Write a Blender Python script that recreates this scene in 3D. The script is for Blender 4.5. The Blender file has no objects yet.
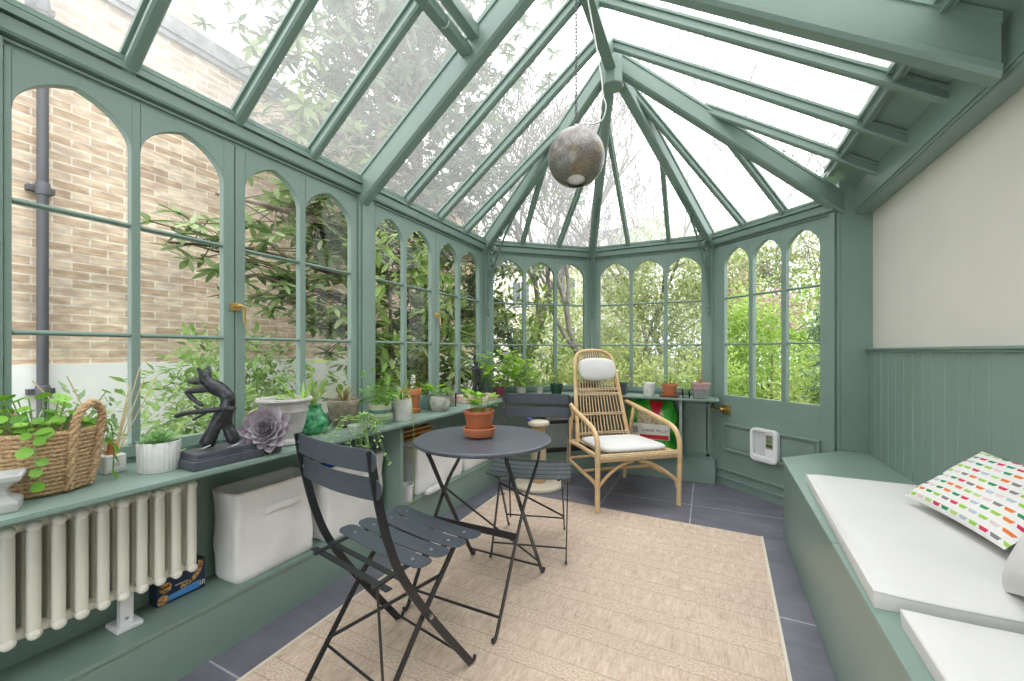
import bpy, math, random
from mathutils import Vector as V, Matrix, noise

sc = bpy.context.scene
COL = sc.collection
PI = math.pi
RND = random.Random(11)
ZUP = V((0, 0, 1))

# ------------------------------------------------------------------ materials
MATS = {}

def nmat(name):
    m = bpy.data.materials.new(name)
    m.use_nodes = True
    nt = m.node_tree
    return m, nt, nt.nodes['Principled BSDF'], nt.nodes['Material Output']

def node(nt, typ, **kw):
    n = nt.nodes.new(typ)
    for k, v in kw.items():
        setattr(n, k, v)
    return n

def ramp(nt, fac, stops):
    r = node(nt, 'ShaderNodeValToRGB')
    el = r.color_ramp.elements
    while len(el) < len(stops):
        el.new(0.5)
    for e, (p, c) in zip(el, stops):
        e.position = p
        e.color = (c[0], c[1], c[2], 1)
    nt.links.new(fac, r.inputs['Fac'])
    return r.outputs['Color']

def coords(nt, scale=(1, 1, 1), loc=(0, 0, 0)):
    t = node(nt, 'ShaderNodeTexCoord')
    mp = node(nt, 'ShaderNodeMapping')
    mp.inputs['Scale'].default_value = scale
    mp.inputs['Location'].default_value = loc
    nt.links.new(t.outputs['Object'], mp.inputs['Vector'])
    return mp.outputs['Vector']

def noise_tex(nt, vec, scale, detail=3, rough=.55):
    n = node(nt, 'ShaderNodeTexNoise')
    n.inputs['Scale'].default_value = scale
    n.inputs['Detail'].default_value = detail
    n.inputs['Roughness'].default_value = rough
    if vec is not None:
        nt.links.new(vec, n.inputs['Vector'])
    return n.outputs['Fac']

def bump(nt, bsdf, height, strength=.3, dist=.01):
    b = node(nt, 'ShaderNodeBump')
    b.inputs['Strength'].default_value = strength
    b.inputs['Distance'].default_value = dist
    nt.links.new(height, b.inputs['Height'])
    nt.links.new(b.outputs['Normal'], bsdf.inputs['Normal'])

def mat(name, col, rough=.5, metal=0., var=.0, vscale=6., bmp=0., bscale=60., col2=None, spec=.5):
    """plain or noise-mottled principled material"""
    if name in MATS:
        return MATS[name]
    m, nt, b, o = nmat(name)
    b.inputs['Roughness'].default_value = rough
    b.inputs['Metallic'].default_value = metal
    b.inputs['Specular IOR Level'].default_value = spec
    b.inputs['Base Color'].default_value = (*col, 1)
    if var > 0 or col2:
        vec = coords(nt)
        f = noise_tex(nt, vec, vscale)
        c2 = col2 or tuple(min(1, c * (1 + var)) for c in col)
        c1 = col if col2 else tuple(c * (1 - var) for c in col)
        nt.links.new(ramp(nt, f, [(.35, c1), (.65, c2)]), b.inputs['Base Color'])
    if bmp > 0:
        vec = coords(nt)
        bump(nt, b, noise_tex(nt, vec, bscale), bmp, .01)
    MATS[name] = m
    return m

def leaf_mat(name, cols, rough=.4, trans=.35, vscale=2.5):
    """leaf surface: each leaf takes its own tone from the list of colours"""
    if name in MATS:
        return MATS[name]
    m, nt, b, o = nmat(name)
    g = node(nt, 'ShaderNodeNewGeometry')
    n = noise_tex(nt, coords(nt), vscale, 2)
    mx = node(nt, 'ShaderNodeMath', operation='MULTIPLY_ADD')
    nt.links.new(g.outputs['Random Per Island'], mx.inputs[0])
    mx.inputs[1].default_value = .7
    ms = node(nt, 'ShaderNodeMath', operation='MULTIPLY_ADD')
    nt.links.new(n, ms.inputs[0])
    ms.inputs[1].default_value = .9
    ms.inputs[2].default_value = -.3
    nt.links.new(ms.outputs[0], mx.inputs[2])
    k = len(cols)
    c = ramp(nt, mx.outputs[0], [(i / max(1, k - 1), cc) for i, cc in enumerate(cols)])
    nt.links.new(c, b.inputs['Base Color'])
    b.inputs['Roughness'].default_value = rough
    tr = node(nt, 'ShaderNodeBsdfTranslucent')
    nt.links.new(c, tr.inputs['Color'])
    mix = node(nt, 'ShaderNodeMixShader')
    mix.inputs[0].default_value = trans
    nt.links.new(b.outputs[0], mix.inputs[1])
    nt.links.new(tr.outputs[0], mix.inputs[2])
    nt.links.new(mix.outputs[0], o.inputs['Surface'])
    MATS[name] = m
    return m

def glass_mat(name, tint=(.96, .98, .97), dirt=0., gloss=1.0):
    """thin pane: clear with a fresnel reflection, and for the roof a film of dirt"""
    m, nt, b, o = nmat(name)
    nt.nodes.remove(b)
    tr = node(nt, 'ShaderNodeBsdfTransparent')
    tr.inputs['Color'].default_value = (*tint, 1)
    gl = node(nt, 'ShaderNodeBsdfGlossy')
    gl.inputs['Roughness'].default_value = .02
    fr = node(nt, 'ShaderNodeFresnel')
    fr.inputs['IOR'].default_value = 1.4
    fm = node(nt, 'ShaderNodeMath', operation='MULTIPLY')
    fm.inputs[1].default_value = gloss
    nt.links.new(fr.outputs[0], fm.inputs[0])
    mx = node(nt, 'ShaderNodeMixShader')
    nt.links.new(fm.outputs[0], mx.inputs[0])
    nt.links.new(tr.outputs[0], mx.inputs[1])
    nt.links.new(gl.outputs[0], mx.inputs[2])
    out = mx.outputs[0]
    if dirt > 0:
        tl = node(nt, 'ShaderNodeBsdfTranslucent')
        tl.inputs['Color'].default_value = (.92, .94, .95, 1)
        f = noise_tex(nt, coords(nt), 5.0, 8, .75)
        mr = node(nt, 'ShaderNodeMapRange')
        mr.inputs['From Min'].default_value = .3
        mr.inputs['From Max'].default_value = .75
        mr.inputs['To Min'].default_value = dirt * .8
        mr.inputs['To Max'].default_value = dirt * 1.25
        nt.links.new(f, mr.inputs['Value'])
        m2 = node(nt, 'ShaderNodeMixShader')
        nt.links.new(mr.outputs[0], m2.inputs[0])
        nt.links.new(out, m2.inputs[1])
        nt.links.new(tl.outputs[0], m2.inputs[2])
        out = m2.outputs[0]
    nt.links.new(out, o.inputs['Surface'])
    return m

# ------------------------------------------------------------------ mesh builder
class MB:
    def __init__(s):
        s.v, s.f, s.mi = [], [], []

    def add(s, vs, fs, mi=0):
        b = len(s.v)
        s.v.extend([V(p) for p in vs])
        s.f.extend([tuple(b + i for i in f) for f in fs])
        s.mi.extend([mi] * len(fs))

    def obox(s, c, a, b, d, mi=0):
        c, a, b, d = V(c), V(a), V(b), V(d)
        vs = [c + i * a + j * b + k * d for k in (-1, 1) for j in (-1, 1) for i in (-1, 1)]
        s.add(vs, [(0, 2, 3, 1), (4, 5, 7, 6), (0, 1, 5, 4), (2, 6, 7, 3), (0, 4, 6, 2), (1, 3, 7, 5)], mi)

    def box(s, lo, hi, mi=0):
        lo, hi = V(lo), V(hi)
        c, h = (lo + hi) / 2, (hi - lo) / 2
        s.obox(c, (h.x, 0, 0), (0, h.y, 0), (0, 0, h.z), mi)

    def bar(s, p0, p1, w, h, up=(0, 0, 1), mi=0):
        p0, p1, up = V(p0), V(p1), V(up)
        d = (p1 - p0) / 2
        t = d.normalized()
        sd = t.cross(up)
        if sd.length < 1e-5:
            sd = t.cross(V((1, 0, 0)))
        sd.normalize()
        u = sd.cross(t).normalized()
        s.obox((p0 + p1) / 2, d, sd * w / 2, u * h / 2, mi)

    def ribbon(s, pts, w, h, side, mi=0):
        """flat bar bent along pts; w measured along `side`, h across it"""
        pts = [V(p) for p in pts]
        side = V(side).normalized()
        n = len(pts)
        vs = []
        for i, p in enumerate(pts):
            t = (pts[min(n - 1, i + 1)] - pts[max(0, i - 1)]).normalized()
            u = t.cross(side).normalized()
            vs += [p + side * w / 2 + u * h / 2, p - side * w / 2 + u * h / 2, p - side * w / 2 - u * h / 2, p + side * w / 2 - u * h / 2]
        fs = [(0, 1, 2, 3), tuple(4 * n - 4 + k for k in (3, 2, 1, 0))]
        for i in range(n - 1):
            for k in range(4):
                a, b = 4 * i + k, 4 * i + (k + 1) % 4
                fs.append((a, a + 4, b + 4, b))
        s.add(vs, fs, mi)

    def extr(s, p0, p1, prof, up=(0, 0, 1), mi=0, plumb=False):
        """profile [(side, up)] pushed from p0 to p1"""
        p0, p1, up = V(p0), V(p1), V(up)
        t = (p1 - p0).normalized()
        sd = t.cross(up).normalized()
        u = sd.cross(t).normalized()
        n = len(prof)
        if plumb:
            sd = t.cross(ZUP).normalized()
            u = ZUP / max(.3, math.sqrt(1 - t.z * t.z))
        vs = [p0 + sd * a + u * b for a, b in prof] + [p1 + sd * a + u * b for a, b in prof]
        fs = [tuple(range(n)), tuple(range(2 * n - 1, n - 1, -1))]
        for i in range(n):
            j = (i + 1) % n
            fs.append((i, n + i, n + j, j))
        s.add(vs, fs, mi)

    def tube(s, pts, r, n=8, closed=False, caps=True, mi=0):
        pts = [V(p) for p in pts]
        m = len(pts)
        rs = r if isinstance(r, (list, tuple)) else [r] * m
        vs, prev = [], None
        for i, p in enumerate(pts):
            if closed:
                t = (pts[(i + 1) % m] - pts[i - 1]).normalized()
            else:
                t = (pts[min(m - 1, i + 1)] - pts[max(0, i - 1)]).normalized()
            if prev is None:
                a = V((0, 0, 1)) if abs(t.z) < .9 else V((1, 0, 0))
                x = t.cross(a).normalized()
            else:
                x = (prev - t * prev.dot(t))
                if x.length < 1e-6:
                    x = t.orthogonal()
                x.normalize()
            prev = x
            y = t.cross(x)
            vs += [p + (x * math.cos(2 * PI * k / n) + y * math.sin(2 * PI * k / n)) * rs[i] for k in range(n)]
        fs = []
        for i in range(m if closed else m - 1):
            for k in range(n):
                a, b = i * n + k, i * n + (k + 1) % n
                c, d = ((i + 1) % m) * n + (k + 1) % n, ((i + 1) % m) * n + k
                fs.append((a, b, c, d))
        if caps and not closed:
            fs.append(tuple(range(n - 1, -1, -1)))
            fs.append(tuple(range((m - 1) * n, m * n)))
        s.add(vs, fs, mi)

    def lathe(s, prof, c=(0, 0, 0), n=28, mi=0, mtx=None, sx=1., sy=1., rot=0., mod=None):
        """profile [(r, z)]; r=0 at an end closes it"""
        c = V(c)
        vs, fs, rings = [], [], []
        for r, z in prof:
            if r < 1e-6:
                rings.append([len(vs)])
                vs.append(V((0, 0, z)))
            else:
                st = len(vs)
                for k in range(n):
                    a = 2 * PI * k / n + rot
                    rr = r * (mod(a, z) if mod else 1)
                    vs.append(V((rr * math.cos(a) * sx, rr * math.sin(a) * sy, z)))
                rings.append(list(range(st, st + n)))
        for A, B in zip(rings, rings[1:]):
            if len(A) == 1 and len(B) == 1:
                continue
            if len(A) == 1:
                fs += [(A[0], B[(k + 1) % n], B[k]) for k in range(n)]
            elif len(B) == 1:
                fs += [(A[k], A[(k + 1) % n], B[0]) for k in range(n)]
            else:
                fs += [(A[k], A[(k + 1) % n], B[(k + 1) % n], B[k]) for k in range(n)]
        if mtx is not None:
            vs = [mtx @ p for p in vs]
        s.add([p + c for p in vs], fs, mi)

    def sphere(s, c, r, nu=16, nv=10, mi=0, mtx=None):
        if not isinstance(r, (tuple, list)):
            r = (r, r, r)
        prof = [(math.sin(PI * i / nv), -math.cos(PI * i / nv)) for i in range(nv + 1)]
        prof[0], prof[-1] = (0, -1), (0, 1)
        M = Matrix.Diagonal((r[0], r[1], r[2], 1))
        if mtx is not None:
            M = mtx.to_4x4() @ M
        s.lathe(prof, c, nu, mi, M)

    def prism(s, poly, z0, z1, mi=0):
        n = len(poly)
        vs = [V((x, y, z0)) for x, y in poly] + [V((x, y, z1)) for x, y in poly]
        fs = [tuple(range(n - 1, -1, -1)), tuple(range(n, 2 * n))]
        for i in range(n):
            j = (i + 1) % n
            fs.append((i, j, n + j, n + i))
        s.add(vs, fs, mi)

    def sweep(s, path, prof, mi=0):
        """closed profile [(inward offset, z)] swept with mitres along a 2-D path (inside on the right)"""
        m, n = len(path), len(prof)
        vs = []
        for i, p in enumerate(path):
            p = V(p)
            if i == 0:
                d = (V(path[1]) - p).normalized()
                nrm = V((d.y, -d.x))
            elif i == m - 1:
                d = (p - V(path[i - 1])).normalized()
                nrm = V((d.y, -d.x))
            else:
                d0 = (p - V(path[i - 1])).normalized()
                d1 = (V(path[i + 1]) - p).normalized()
                n0, n1 = V((d0.y, -d0.x)), V((d1.y, -d1.x))
                nrm = (n0 + n1).normalized()
                nrm = nrm / max(.2, nrm.dot(n0))
            for a, z in prof:
                q = p + nrm * a
                vs.append(V((q.x, q.y, z)))
        fs = [tuple(range(n)), tuple(range(m * n - 1, (m - 1) * n - 1, -1))]
        for i in range(m - 1):
            for k in range(n):
                a, b = i * n + k, i * n + (k + 1) % n
                fs.append((a, a + n, b + n, b))
        s.add(vs, fs, mi)

    def leaf(s, b, d, nrm, L, W, fold=.15, droop=0., mi=0, seg=2):
        """a leaf blade: base b, direction d, upper side nrm, length L, width W"""
        b, d, nrm = V(b), V(d).normalized(), V(nrm)
        sd = d.cross(nrm)
        if sd.length < 1e-4:
            sd = d.orthogonal()
        sd.normalize()
        up = sd.cross(d).normalized()
        if seg <= 2:
            c = b + d * L * .5 + up * (-fold * W) + up * 0
            l = b + d * L * .45 - sd * W * .5
            r = b + d * L * .45 + sd * W * .5
            t = b + d * L - up * droop * L
            s.add([b, r, t, l, c], [(0, 1, 2, 4), (0, 4, 2, 3)], mi)
        else:
            ks = [0, .18, .42, .7, .9, 1.]
            ws = [.12, .62, 1., .82, .42, .02]
            vs, fs = [], []
            for k, w in zip(ks, ws):
                p = b + d * L * k - up * droop * L * k * k
                vs += [p - sd * W * .5 * w, p - up * fold * W * w, p + sd * W * .5 * w]
            for i in range(len(ks) - 1):
                a = 3 * i
                fs += [(a, a + 1, a + 4, a + 3), (a + 1, a + 2, a + 5, a + 4)]
            s.add(vs, fs, mi)

    def disc_leaf(s, c, nrm, r, mi=0, n=9, cup=.18):
        c, nrm = V(c), V(nrm).normalized()
        x = nrm.orthogonal().normalized()
        y = nrm.cross(x)
        vs = [c - nrm * cup * r]
        for k in range(n):
            a = 2 * PI * k / n
            rr = r * RND.uniform(.9, 1.05)
            vs.append(c + (x * math.cos(a) + y * math.sin(a)) * rr)
        s.add(vs, [(0, 1 + k, 1 + (k + 1) % n) for k in range(n)], mi)

    def blade(s, pts, w, mi=0):
        """a narrow strap leaf along pts, tapering to its tip"""
        pts = [V(p) for p in pts]
        n = len(pts)
        vs = []
        for i, p in enumerate(pts):
            t = (pts[min(n - 1, i + 1)] - pts[max(0, i - 1)]).normalized()
            sd = t.cross(ZUP)
            if sd.length < 1e-3:
                sd = V((1, 0, 0))
            sd.normalize()
            k = i / (n - 1)
            ww = w * (.7 + .3 * math.sin(PI * min(1, k * 1.6))) * (1 - k ** 3) + .0006
            vs += [p - sd * ww / 2, p - ZUP * ww * .12, p + sd * ww / 2]
        fs = []
        for i in range(n - 1):
            a = 3 * i
            fs += [(a, a + 1, a + 4, a + 3), (a + 1, a + 2, a + 5, a + 4)]
        s.add(vs, fs, mi)

    def build(s, name, m, parent=None, smooth=None, bevel=0., bseg=2, kind=None):
        me = bpy.data.meshes.new(name)
        org = V((0, 0, 0))
        if parent is not None:
            inv = root_matrix(parent).inverted()
            vv = [inv @ p for p in s.v]
        else:
            xs, ys, zs = [p.x for p in s.v], [p.y for p in s.v], [p.z for p in s.v]
            org = V(((min(xs) + max(xs)) / 2, (min(ys) + max(ys)) / 2, min(zs)))
            vv = [p - org for p in s.v]
        me.from_pydata([tuple(p) for p in vv], [], s.f)
        ml = m if isinstance(m, (list, tuple)) else [m]
        for x in ml:
            me.materials.append(x)
        if len(ml) > 1:
            me.polygons.foreach_set('material_index', s.mi)
        if smooth is not None:
            me.polygons.foreach_set('use_smooth', [True] * len(me.polygons))
            me.update()
            me.set_sharp_from_angle(angle=math.radians(smooth))
        me.update()
        o = bpy.data.objects.new(name, me)
        COL.objects.link(o)
        if parent is not None:
            o.parent = parent
        else:
            o.location = org
        if bevel > 0:
            bv = o.modifiers.new('bevel', 'BEVEL')
            bv.width = bevel
            bv.segments = bseg
            bv.limit_method = 'ANGLE'
            bv.angle_limit = math.radians(40)
        if kind:
            o['kind'] = kind
        return o

ROOTM = {}

def root_matrix(o):
    while o.parent is not None:
        o = o.parent
    if o.name in ROOTM:
        return ROOTM[o.name]
    return Matrix.Translation(o.location)

def tag(o, label, cat, group=None, kind=None):
    if label:
        o['label'] = label
    if cat:
        o['category'] = cat
    if group:
        o['group'] = group
    if kind:
        o['kind'] = kind
    return o

def thing(name, label, cat, loc=(0, 0, 0), rz=0., group=None):
    o = bpy.data.objects.new(name, None)
    COL.objects.link(o)
    o.empty_display_size = .1
    o.location = loc
    o.rotation_euler = (0, 0, rz)
    ROOTM[o.name] = Matrix.Translation(V(loc)) @ Matrix.Rotation(rz, 4, 'Z')
    return tag(o, label, cat, group)

def struct_root(name, label, cat, loc=(0, 0, 0)):
    o = thing(name, label, cat, loc)
    o['kind'] = 'structure'
    return o

def copy_tree(o, parent=None):
    c = o.copy()
    COL.objects.link(c)
    c.parent = parent
    for ch in list(o.children):
        copy_tree(ch, c)
    return c

def arc(c, r, a0, a1, n, x=(1, 0, 0), y=(0, 0, 1)):
    c, x, y = V(c), V(x), V(y)
    return [c + (x * math.cos(a0 + (a1 - a0) * i / n) + y * math.sin(a0 + (a1 - a0) * i / n)) * r for i in range(n + 1)]

def smoothpath(pts, n=6):
    """Catmull-Rom through the given points"""
    pts = [V(p) for p in pts]
    P = [pts[0] * 2 - pts[1]] + pts + [pts[-1] * 2 - pts[-2]]
    out = []
    for i in range(1, len(P) - 2):
        p0, p1, p2, p3 = P[i - 1:i + 3]
        for k in range(n):
            t = k / n
            out.append(.5 * ((2 * p1) + (p2 - p0) * t + (2 * p0 - 5 * p1 + 4 * p2 - p3) * t * t + (3 * p1 - p0 - 3 * p2 + p3) * t ** 3))
    out.append(pts[-1])
    return out

# ------------------------------------------------------------------ palette
GREEN = mat('sage_green_paint', (.208, .292, .254), .36, var=.05, vscale=2., bmp=.03, bscale=25)
BARK = mat('bark', (.16, .12, .09), .9, var=.3, vscale=12, bmp=.6, bscale=30)
STEM = mat('green_stem', (.22, .35, .10), .6)
SOIL = mat('potting_soil', (.045, .03, .022), .95, var=.4, vscale=60, bmp=.6, bscale=80)
IRON = mat('iron_bracket_paint', (.13, .19, .165), .32)
BLACK = mat('anthracite_lacquer', (.017, .018, .021), .36, bmp=.02, bscale=200)
BRASS = mat('brass', (.62, .42, .16), .3, metal=.9)
WHITEP = mat('white_plastic', (.78, .78, .80), .35)
TERRA = mat('terracotta', (.50, .17, .075), .75, var=.12, vscale=14)
CANVAS = mat('white_canvas', (.80, .79, .78), .9, var=.05, vscale=5, bmp=.5, bscale=12)
CUSHW = mat('white_cotton', (.66, .65, .635), .9, var=.02, vscale=4, bmp=.12, bscale=220)
# ================================================================== ROOM SHELL
C0, C1, C2, C3, C4 = (-1.79, -1.60), (-1.79, 3.12), (-1.0, 3.82), (.04, 3.82), (.74, 3.20)
PATH = [C0, C1, C2, C3, C4]
WALLX = .92

# floor ------------------------------------------------------------
def floor_mat():
    m, nt, b, o = nmat('slate_tiles')
    gp = node(nt, 'ShaderNodeNewGeometry')
    mp = node(nt, 'ShaderNodeMapping')
    mp.inputs['Location'].default_value = (.1, -.815, 0)
    nt.links.new(gp.outputs['Position'], mp.inputs['Vector'])
    vec = mp.outputs['Vector']
    bt = node(nt, 'ShaderNodeTexBrick')
    bt.offset = 0.
    bt.squash = 1.
    bt.inputs['Scale'].default_value = 1.
    bt.inputs['Brick Width'].default_value = .59
    bt.inputs['Row Height'].default_value = 1.165
    bt.inputs['Mortar Size'].default_value = .0035
    bt.inputs['Mortar Smooth'].default_value = .1
    bt.inputs['Color1'].default_value = (.145, .142, .170, 1)
    bt.inputs['Color2'].default_value = (.165, .160, .190, 1)
    bt.inputs['Mortar'].default_value = (.42, .42, .43, 1)
    nt.links.new(vec, bt.inputs['Vector'])
    f = noise_tex(nt, coords(nt, (1, 2.2, 1)), 3.5, 7, .65)
    mx = node(nt, 'ShaderNodeMixRGB', blend_type='MULTIPLY')
    mx.inputs[0].default_value = .8
    nt.links.new(bt.outputs['Color'], mx.inputs[1])
    nt.links.new(ramp(nt, f, [(.3, (.6, .6, .62)), (.7, (1.25, 1.25, 1.3))]), mx.inputs[2])
    nt.links.new(mx.outputs[0], b.inputs['Base Color'])
    b.inputs['Roughness'].default_value = .42
    bump(nt, b, f, .12, .01)
    return m

OUT = .06
mb = MB()
mb.prism([(C0[0], C0[1]), C1, C2, C3, C4, (WALLX, 3.2), (WALLX, C0[1])], -.1, 0)
mb.build('floor', floor_mat(), kind='structure')

# low wall under the windows, all round the bay --------------------
mb = MB()
mb.sweep([C0, C1, C2, C3], [(0, 0), (0, .735), (-.10, .735), (-.10, -.1), (0, -.1)])
mb.build('wall_left', GREEN, kind='structure')

# raised plinth along the windows
mb = MB()
def plinth(g, z0, z1):
    d1 = V((C2[0] - C1[0], C2[1] - C1[1])).normalized()
    n1 = V((d1.y, -d1.x))
    q = V(C1) + n1 * (.20 + g)
    ya = q.y + d1.y / d1.x * (-1.59 + g - q.x)
    yb = C2[1] - .115 - g
    xb = q.x + d1.x / d1.y * (yb - q.y)
    mb.prism([(-1.788, C0[1]), (-1.59 + g, C0[1]), (-1.59 + g, ya), (xb, yb), (.06, yb), (.06, 3.80), (C2[0], 3.818), (-1.788, C1[1])], z0, z1)
plinth(0, 0, .188)
plinth(.006, .188, .20)
mb.build('trim_1', GREEN, kind='structure')

# eaves beam with mouldings
mb = MB()
prof = [(-.05, 1.975), (.014, 1.975), (.014, 1.983), (.004, 1.984), (.004, 1.989), (.030, 1.990), (.034, 1.998), (.034, 2.037), (.016, 2.038), (.016, 2.043), (.044, 2.044), (.044, 2.066),
        (.026, 2.067), (.026, 2.072), (.036, 2.073), (.036, 2.090), (-.05, 2.090)]
mb.sweep(PATH, prof)
mb.build('trim_2', GREEN, kind='structure')
# fillet under the eaves beam
mb = MB()
mb.sweep(PATH, [(-.05, 1.955), (.004, 1.955), (.004, 1.975), (-.05, 1.975)])
mb.build('trim_3', GREEN, kind='structure')

class Wall2:
    """a straight run of wall: u along, w inward, z up"""
    def __init__(s, p, d):
        s.p = V((p[0], p[1], 0))
        s.d = V((d[0], d[1], 0)).normalized()
        s.n = V((s.d.y, -s.d.x, 0))

    def at(s, u, w, z):
        return s.p + s.d * u + s.n * w + ZUP * z

    def box(s, mb, u0, u1, w0, w1, z0, z1, mi=0):
        mb.obox(s.at((u0 + u1) / 2, (w0 + w1) / 2, (z0 + z1) / 2), s.d * (u1 - u0) / 2, s.n * (w1 - w0) / 2, ZUP * (z1 - z0) / 2, mi)

def seg(a, b):
    return Wall2(a, (b[0] - a[0], b[1] - a[1]))

LEFT = Wall2((-1.79, 0), (0, 1))
S1, S2, S3 = seg(C1, C2), seg(C2, C3), seg(C3, C4)
L1 = math.dist(C1, C2)
L2 = math.dist(C2, C3)
L3 = math.dist(C3, C4)

PANE = glass_mat('window_glass', (.97, .985, .98), 0., .9)
ROOFGLASS = glass_mat('roof_glass', (.95, .96, .965), .17, .5)

ZSP, ZAP, ZHEAD = 1.792, 1.925, 1.962
ZT1, ZT2 = 1.154, 1.532

def arch_z(s):
    s = min(1., abs(s))
    return ZSP + (ZAP - ZSP) * (.72 * math.sqrt(max(0, 1 - s ** 2.2)) + .28 * (1 - s))

def casement(mb, W, u0, u1, lights, z0, zbot, w0=-.020, w1=.012, ztop=ZHEAD, bars=True):
    """stiles, bottom rail, mullions, lancet heads and glazing bars of one framed light group"""
    W.box(mb, u0, lights[0][0], w0, w1, z0, ztop)
    W.box(mb, lights[-1][1], u1, w0, w1, z0, ztop)
    W.box(mb, lights[0][0], lights[-1][1], w0, w1, z0, zbot)
    for (a, b), (c, d) in zip(lights, lights[1:]):
        W.box(mb, b, c, w0, w1, zbot, ztop)
    K = 18
    for a, b in lights:
        us = [a + (b - a) * (.5 - .5 * math.cos(PI * i / K)) for i in range(K + 1)]
        zs = [arch_z((u - (a + b) / 2) / ((b - a) / 2)) for u in us]
        vs, fs = [], []
        for u, z in zip(us, zs):
            vs += [W.at(u, w1, z), W.at(u, w1, ztop), W.at(u, w0, z), W.at(u, w0, ztop)]
            # chamfered inner edge of the arch
        for i in range(K):
            q = 4 * i
            fs += [(q, q + 4, q + 5, q + 1), (q + 2, q + 3, q + 7, q + 6), (q, q + 2, q + 6, q + 4), (q + 1, q + 5, q + 7, q + 3)]
        mb.add(vs, fs)
        if bars:
            for z in (ZT1, ZT2):
                W.box(mb, a, b, -.016, .003, z - .0075, z + .0075)
                W.box(mb, a, b, .003, .009, z - .004, z + .004)

def pane(mb, W, lights, zbot):
    for a, b in lights:
        K = 12
        us = [a + (b - a) * i / K for i in range(K + 1)]
        vs = [W.at(a, -.012, zbot), W.at(b, -.012, zbot)]
        top = [W.at(u, -.012, arch_z((u - (a + b) / 2) / ((b - a) / 2)) + .003) for u in reversed(us)]
        vs += top
        mb.add(vs, [tuple(range(len(vs)))])

nwin = 0

def window(W, cases, latch=None):
    """one glazed bay: cases = [(u0, u1, lights)]"""
    global nwin
    nwin += 1
    lo = W.at((cases[0][0] + cases[-1][1]) / 2, 0, .735)
    r = struct_root('window_%d' % nwin, None, None, lo)
    for u0, u1, lights in cases:
        mb = MB()
        casement(mb, W, u0, u1, lights, .735, .777)
        mb.build('casement', GREEN, r, bevel=.0025)
        g = MB()
        pane(g, W, lights, .777)
        g.build('pane', PANE, r)
    return r

w1 = window(LEFT, [(.392, 1.006, [(.408, .672), (.697, .964)]), (1.010, 1.662, [(1.050, 1.308), (1.338, 1.620)])])
w2 = window(LEFT, [(1.782, 2.392, [(1.802, 2.052), (2.080, 2.345)]), (2.396, 3.070, [(2.440, 2.685), (2.722, 3.015)])])
w0 = window(LEFT, [(-.94, -.30, [(-.90, -.645), (-.615, -.34)]), (-.296, .268, [(-.256, -.01), (.02, .228)])])
sw = .085
def three(L):
    w = (L - 2 * sw - .06) / 3
    return [(sw + i * (w + .03), sw + i * (w + .03) + w) for i in range(3)]
w3 = window(S1, [(.045, L1 - .045, three(L1))])
w4 = window(S2, [(.045, L2 - .045, three(L2))])

# brass latches on the meeting stiles
def latch(W, u, z, parent):
    mb = MB()
    W.box(mb, u - .022, u + .022, .012, .019, z - .016, z + .016)
    mb.tube([W.at(u, .019, z), W.at(u, .032, z)], .007, 8)
    pts = [W.at(u, .033, z + .004), W.at(u + .012, .036, z + .004), W.at(u + .024, .034, z - .008), W.at(u + .026, .033, z - .05), W.at(u + .030, .034, z - .072)]
    mb.tube(smoothpath(pts, 4), .0055, 8)
    o = mb.build('latch', BRASS, parent, smooth=40)
    o['label'] = 'brass latch'
latch(LEFT, 1.008, 1.285, w1)
latch(LEFT, 2.394, 1.36, w2)

# posts ------------------------------------------------------------
def post(W, u0, u1, w, n):
    mb = MB()
    W.box(mb, u0, u1, -.06, w, .715, 1.98)
    W.box(mb, u0 + .018, u1 - .018, w, w + .010, .715, 2.03)
    mb.build('trim_%d' % n, GREEN, bevel=.003, kind='structure')
post(LEFT, 1.664, 1.780, .022, 4)
post(LEFT, .270, .390, .022, 5)
mb = MB()
mb.box((-1.86, C0[1], .715), (-1.775, -.942, 1.98))
mb.build('trim_15', GREEN, kind='structure')
mb = MB()
mb.box((-1.86, C0[1] - .12, -.05), (-1.25, C0[1], 3.3))
mb.box((.36, C0[1] - .12, -.05), (WALLX + .25, C0[1], 3.3))
mb.box((-1.25, C0[1] - .12, 2.1), (.36, C0[1], 3.3))
mb.build('wall_back', mat('cream_plaster_rear', (.62, .60, .54), .85), kind='structure')  # unseen rear wall, added to cut light on the bay; opening admits low daylight
def corner_post(Wa, La, Wb, n, c):
    """angle post where two wall runs meet, with a slim round bead"""
    mb = MB()
    Wa.box(mb, La - .046, La + .02, -.06, .020, .0, 1.985)
    Wb.box(mb, -.02, .046, -.06, .020, .0, 1.985)
    nn = (Wa.n + Wb.n).normalized()
    b = V((c[0], c[1], 0)) + nn * .028
    mb.tube([b + ZUP * .715, b + ZUP * 1.985], .013, 10)
    mb.build('trim_%d' % n, GREEN, smooth=40, kind='structure')
corner_post(LEFT, 3.12, S1, 6, C1)
corner_post(S1, L1, S2, 7, C2)
mb = MB()
S2.box(mb, L2 - .046, L2 + .02, -.06, .02, .0, 1.985)
S3.box(mb, -.02, .026, -.06, .02, 0, 1.985)
nn = (S2.n + S3.n).normalized()
b = V((C3[0], C3[1], 0)) + nn * .028
mb.tube([b + ZUP * .715, b + ZUP * 1.985], .013, 10)
mb.build('trim_8', GREEN, smooth=40, kind='structure')

# the garden door --------------------------------------------------
d1 = struct_root('door_1', None, None, S3.at(.47, 0, 0))
DL = [(.130, .345), (.378, .595), (.628, .848)]
mb = MB()
casement(mb, S3, .032, .903, DL, .60, .742, -.022, .016)
S3.box(mb, .032, .903, -.03, .016, .0, .60)
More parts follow.
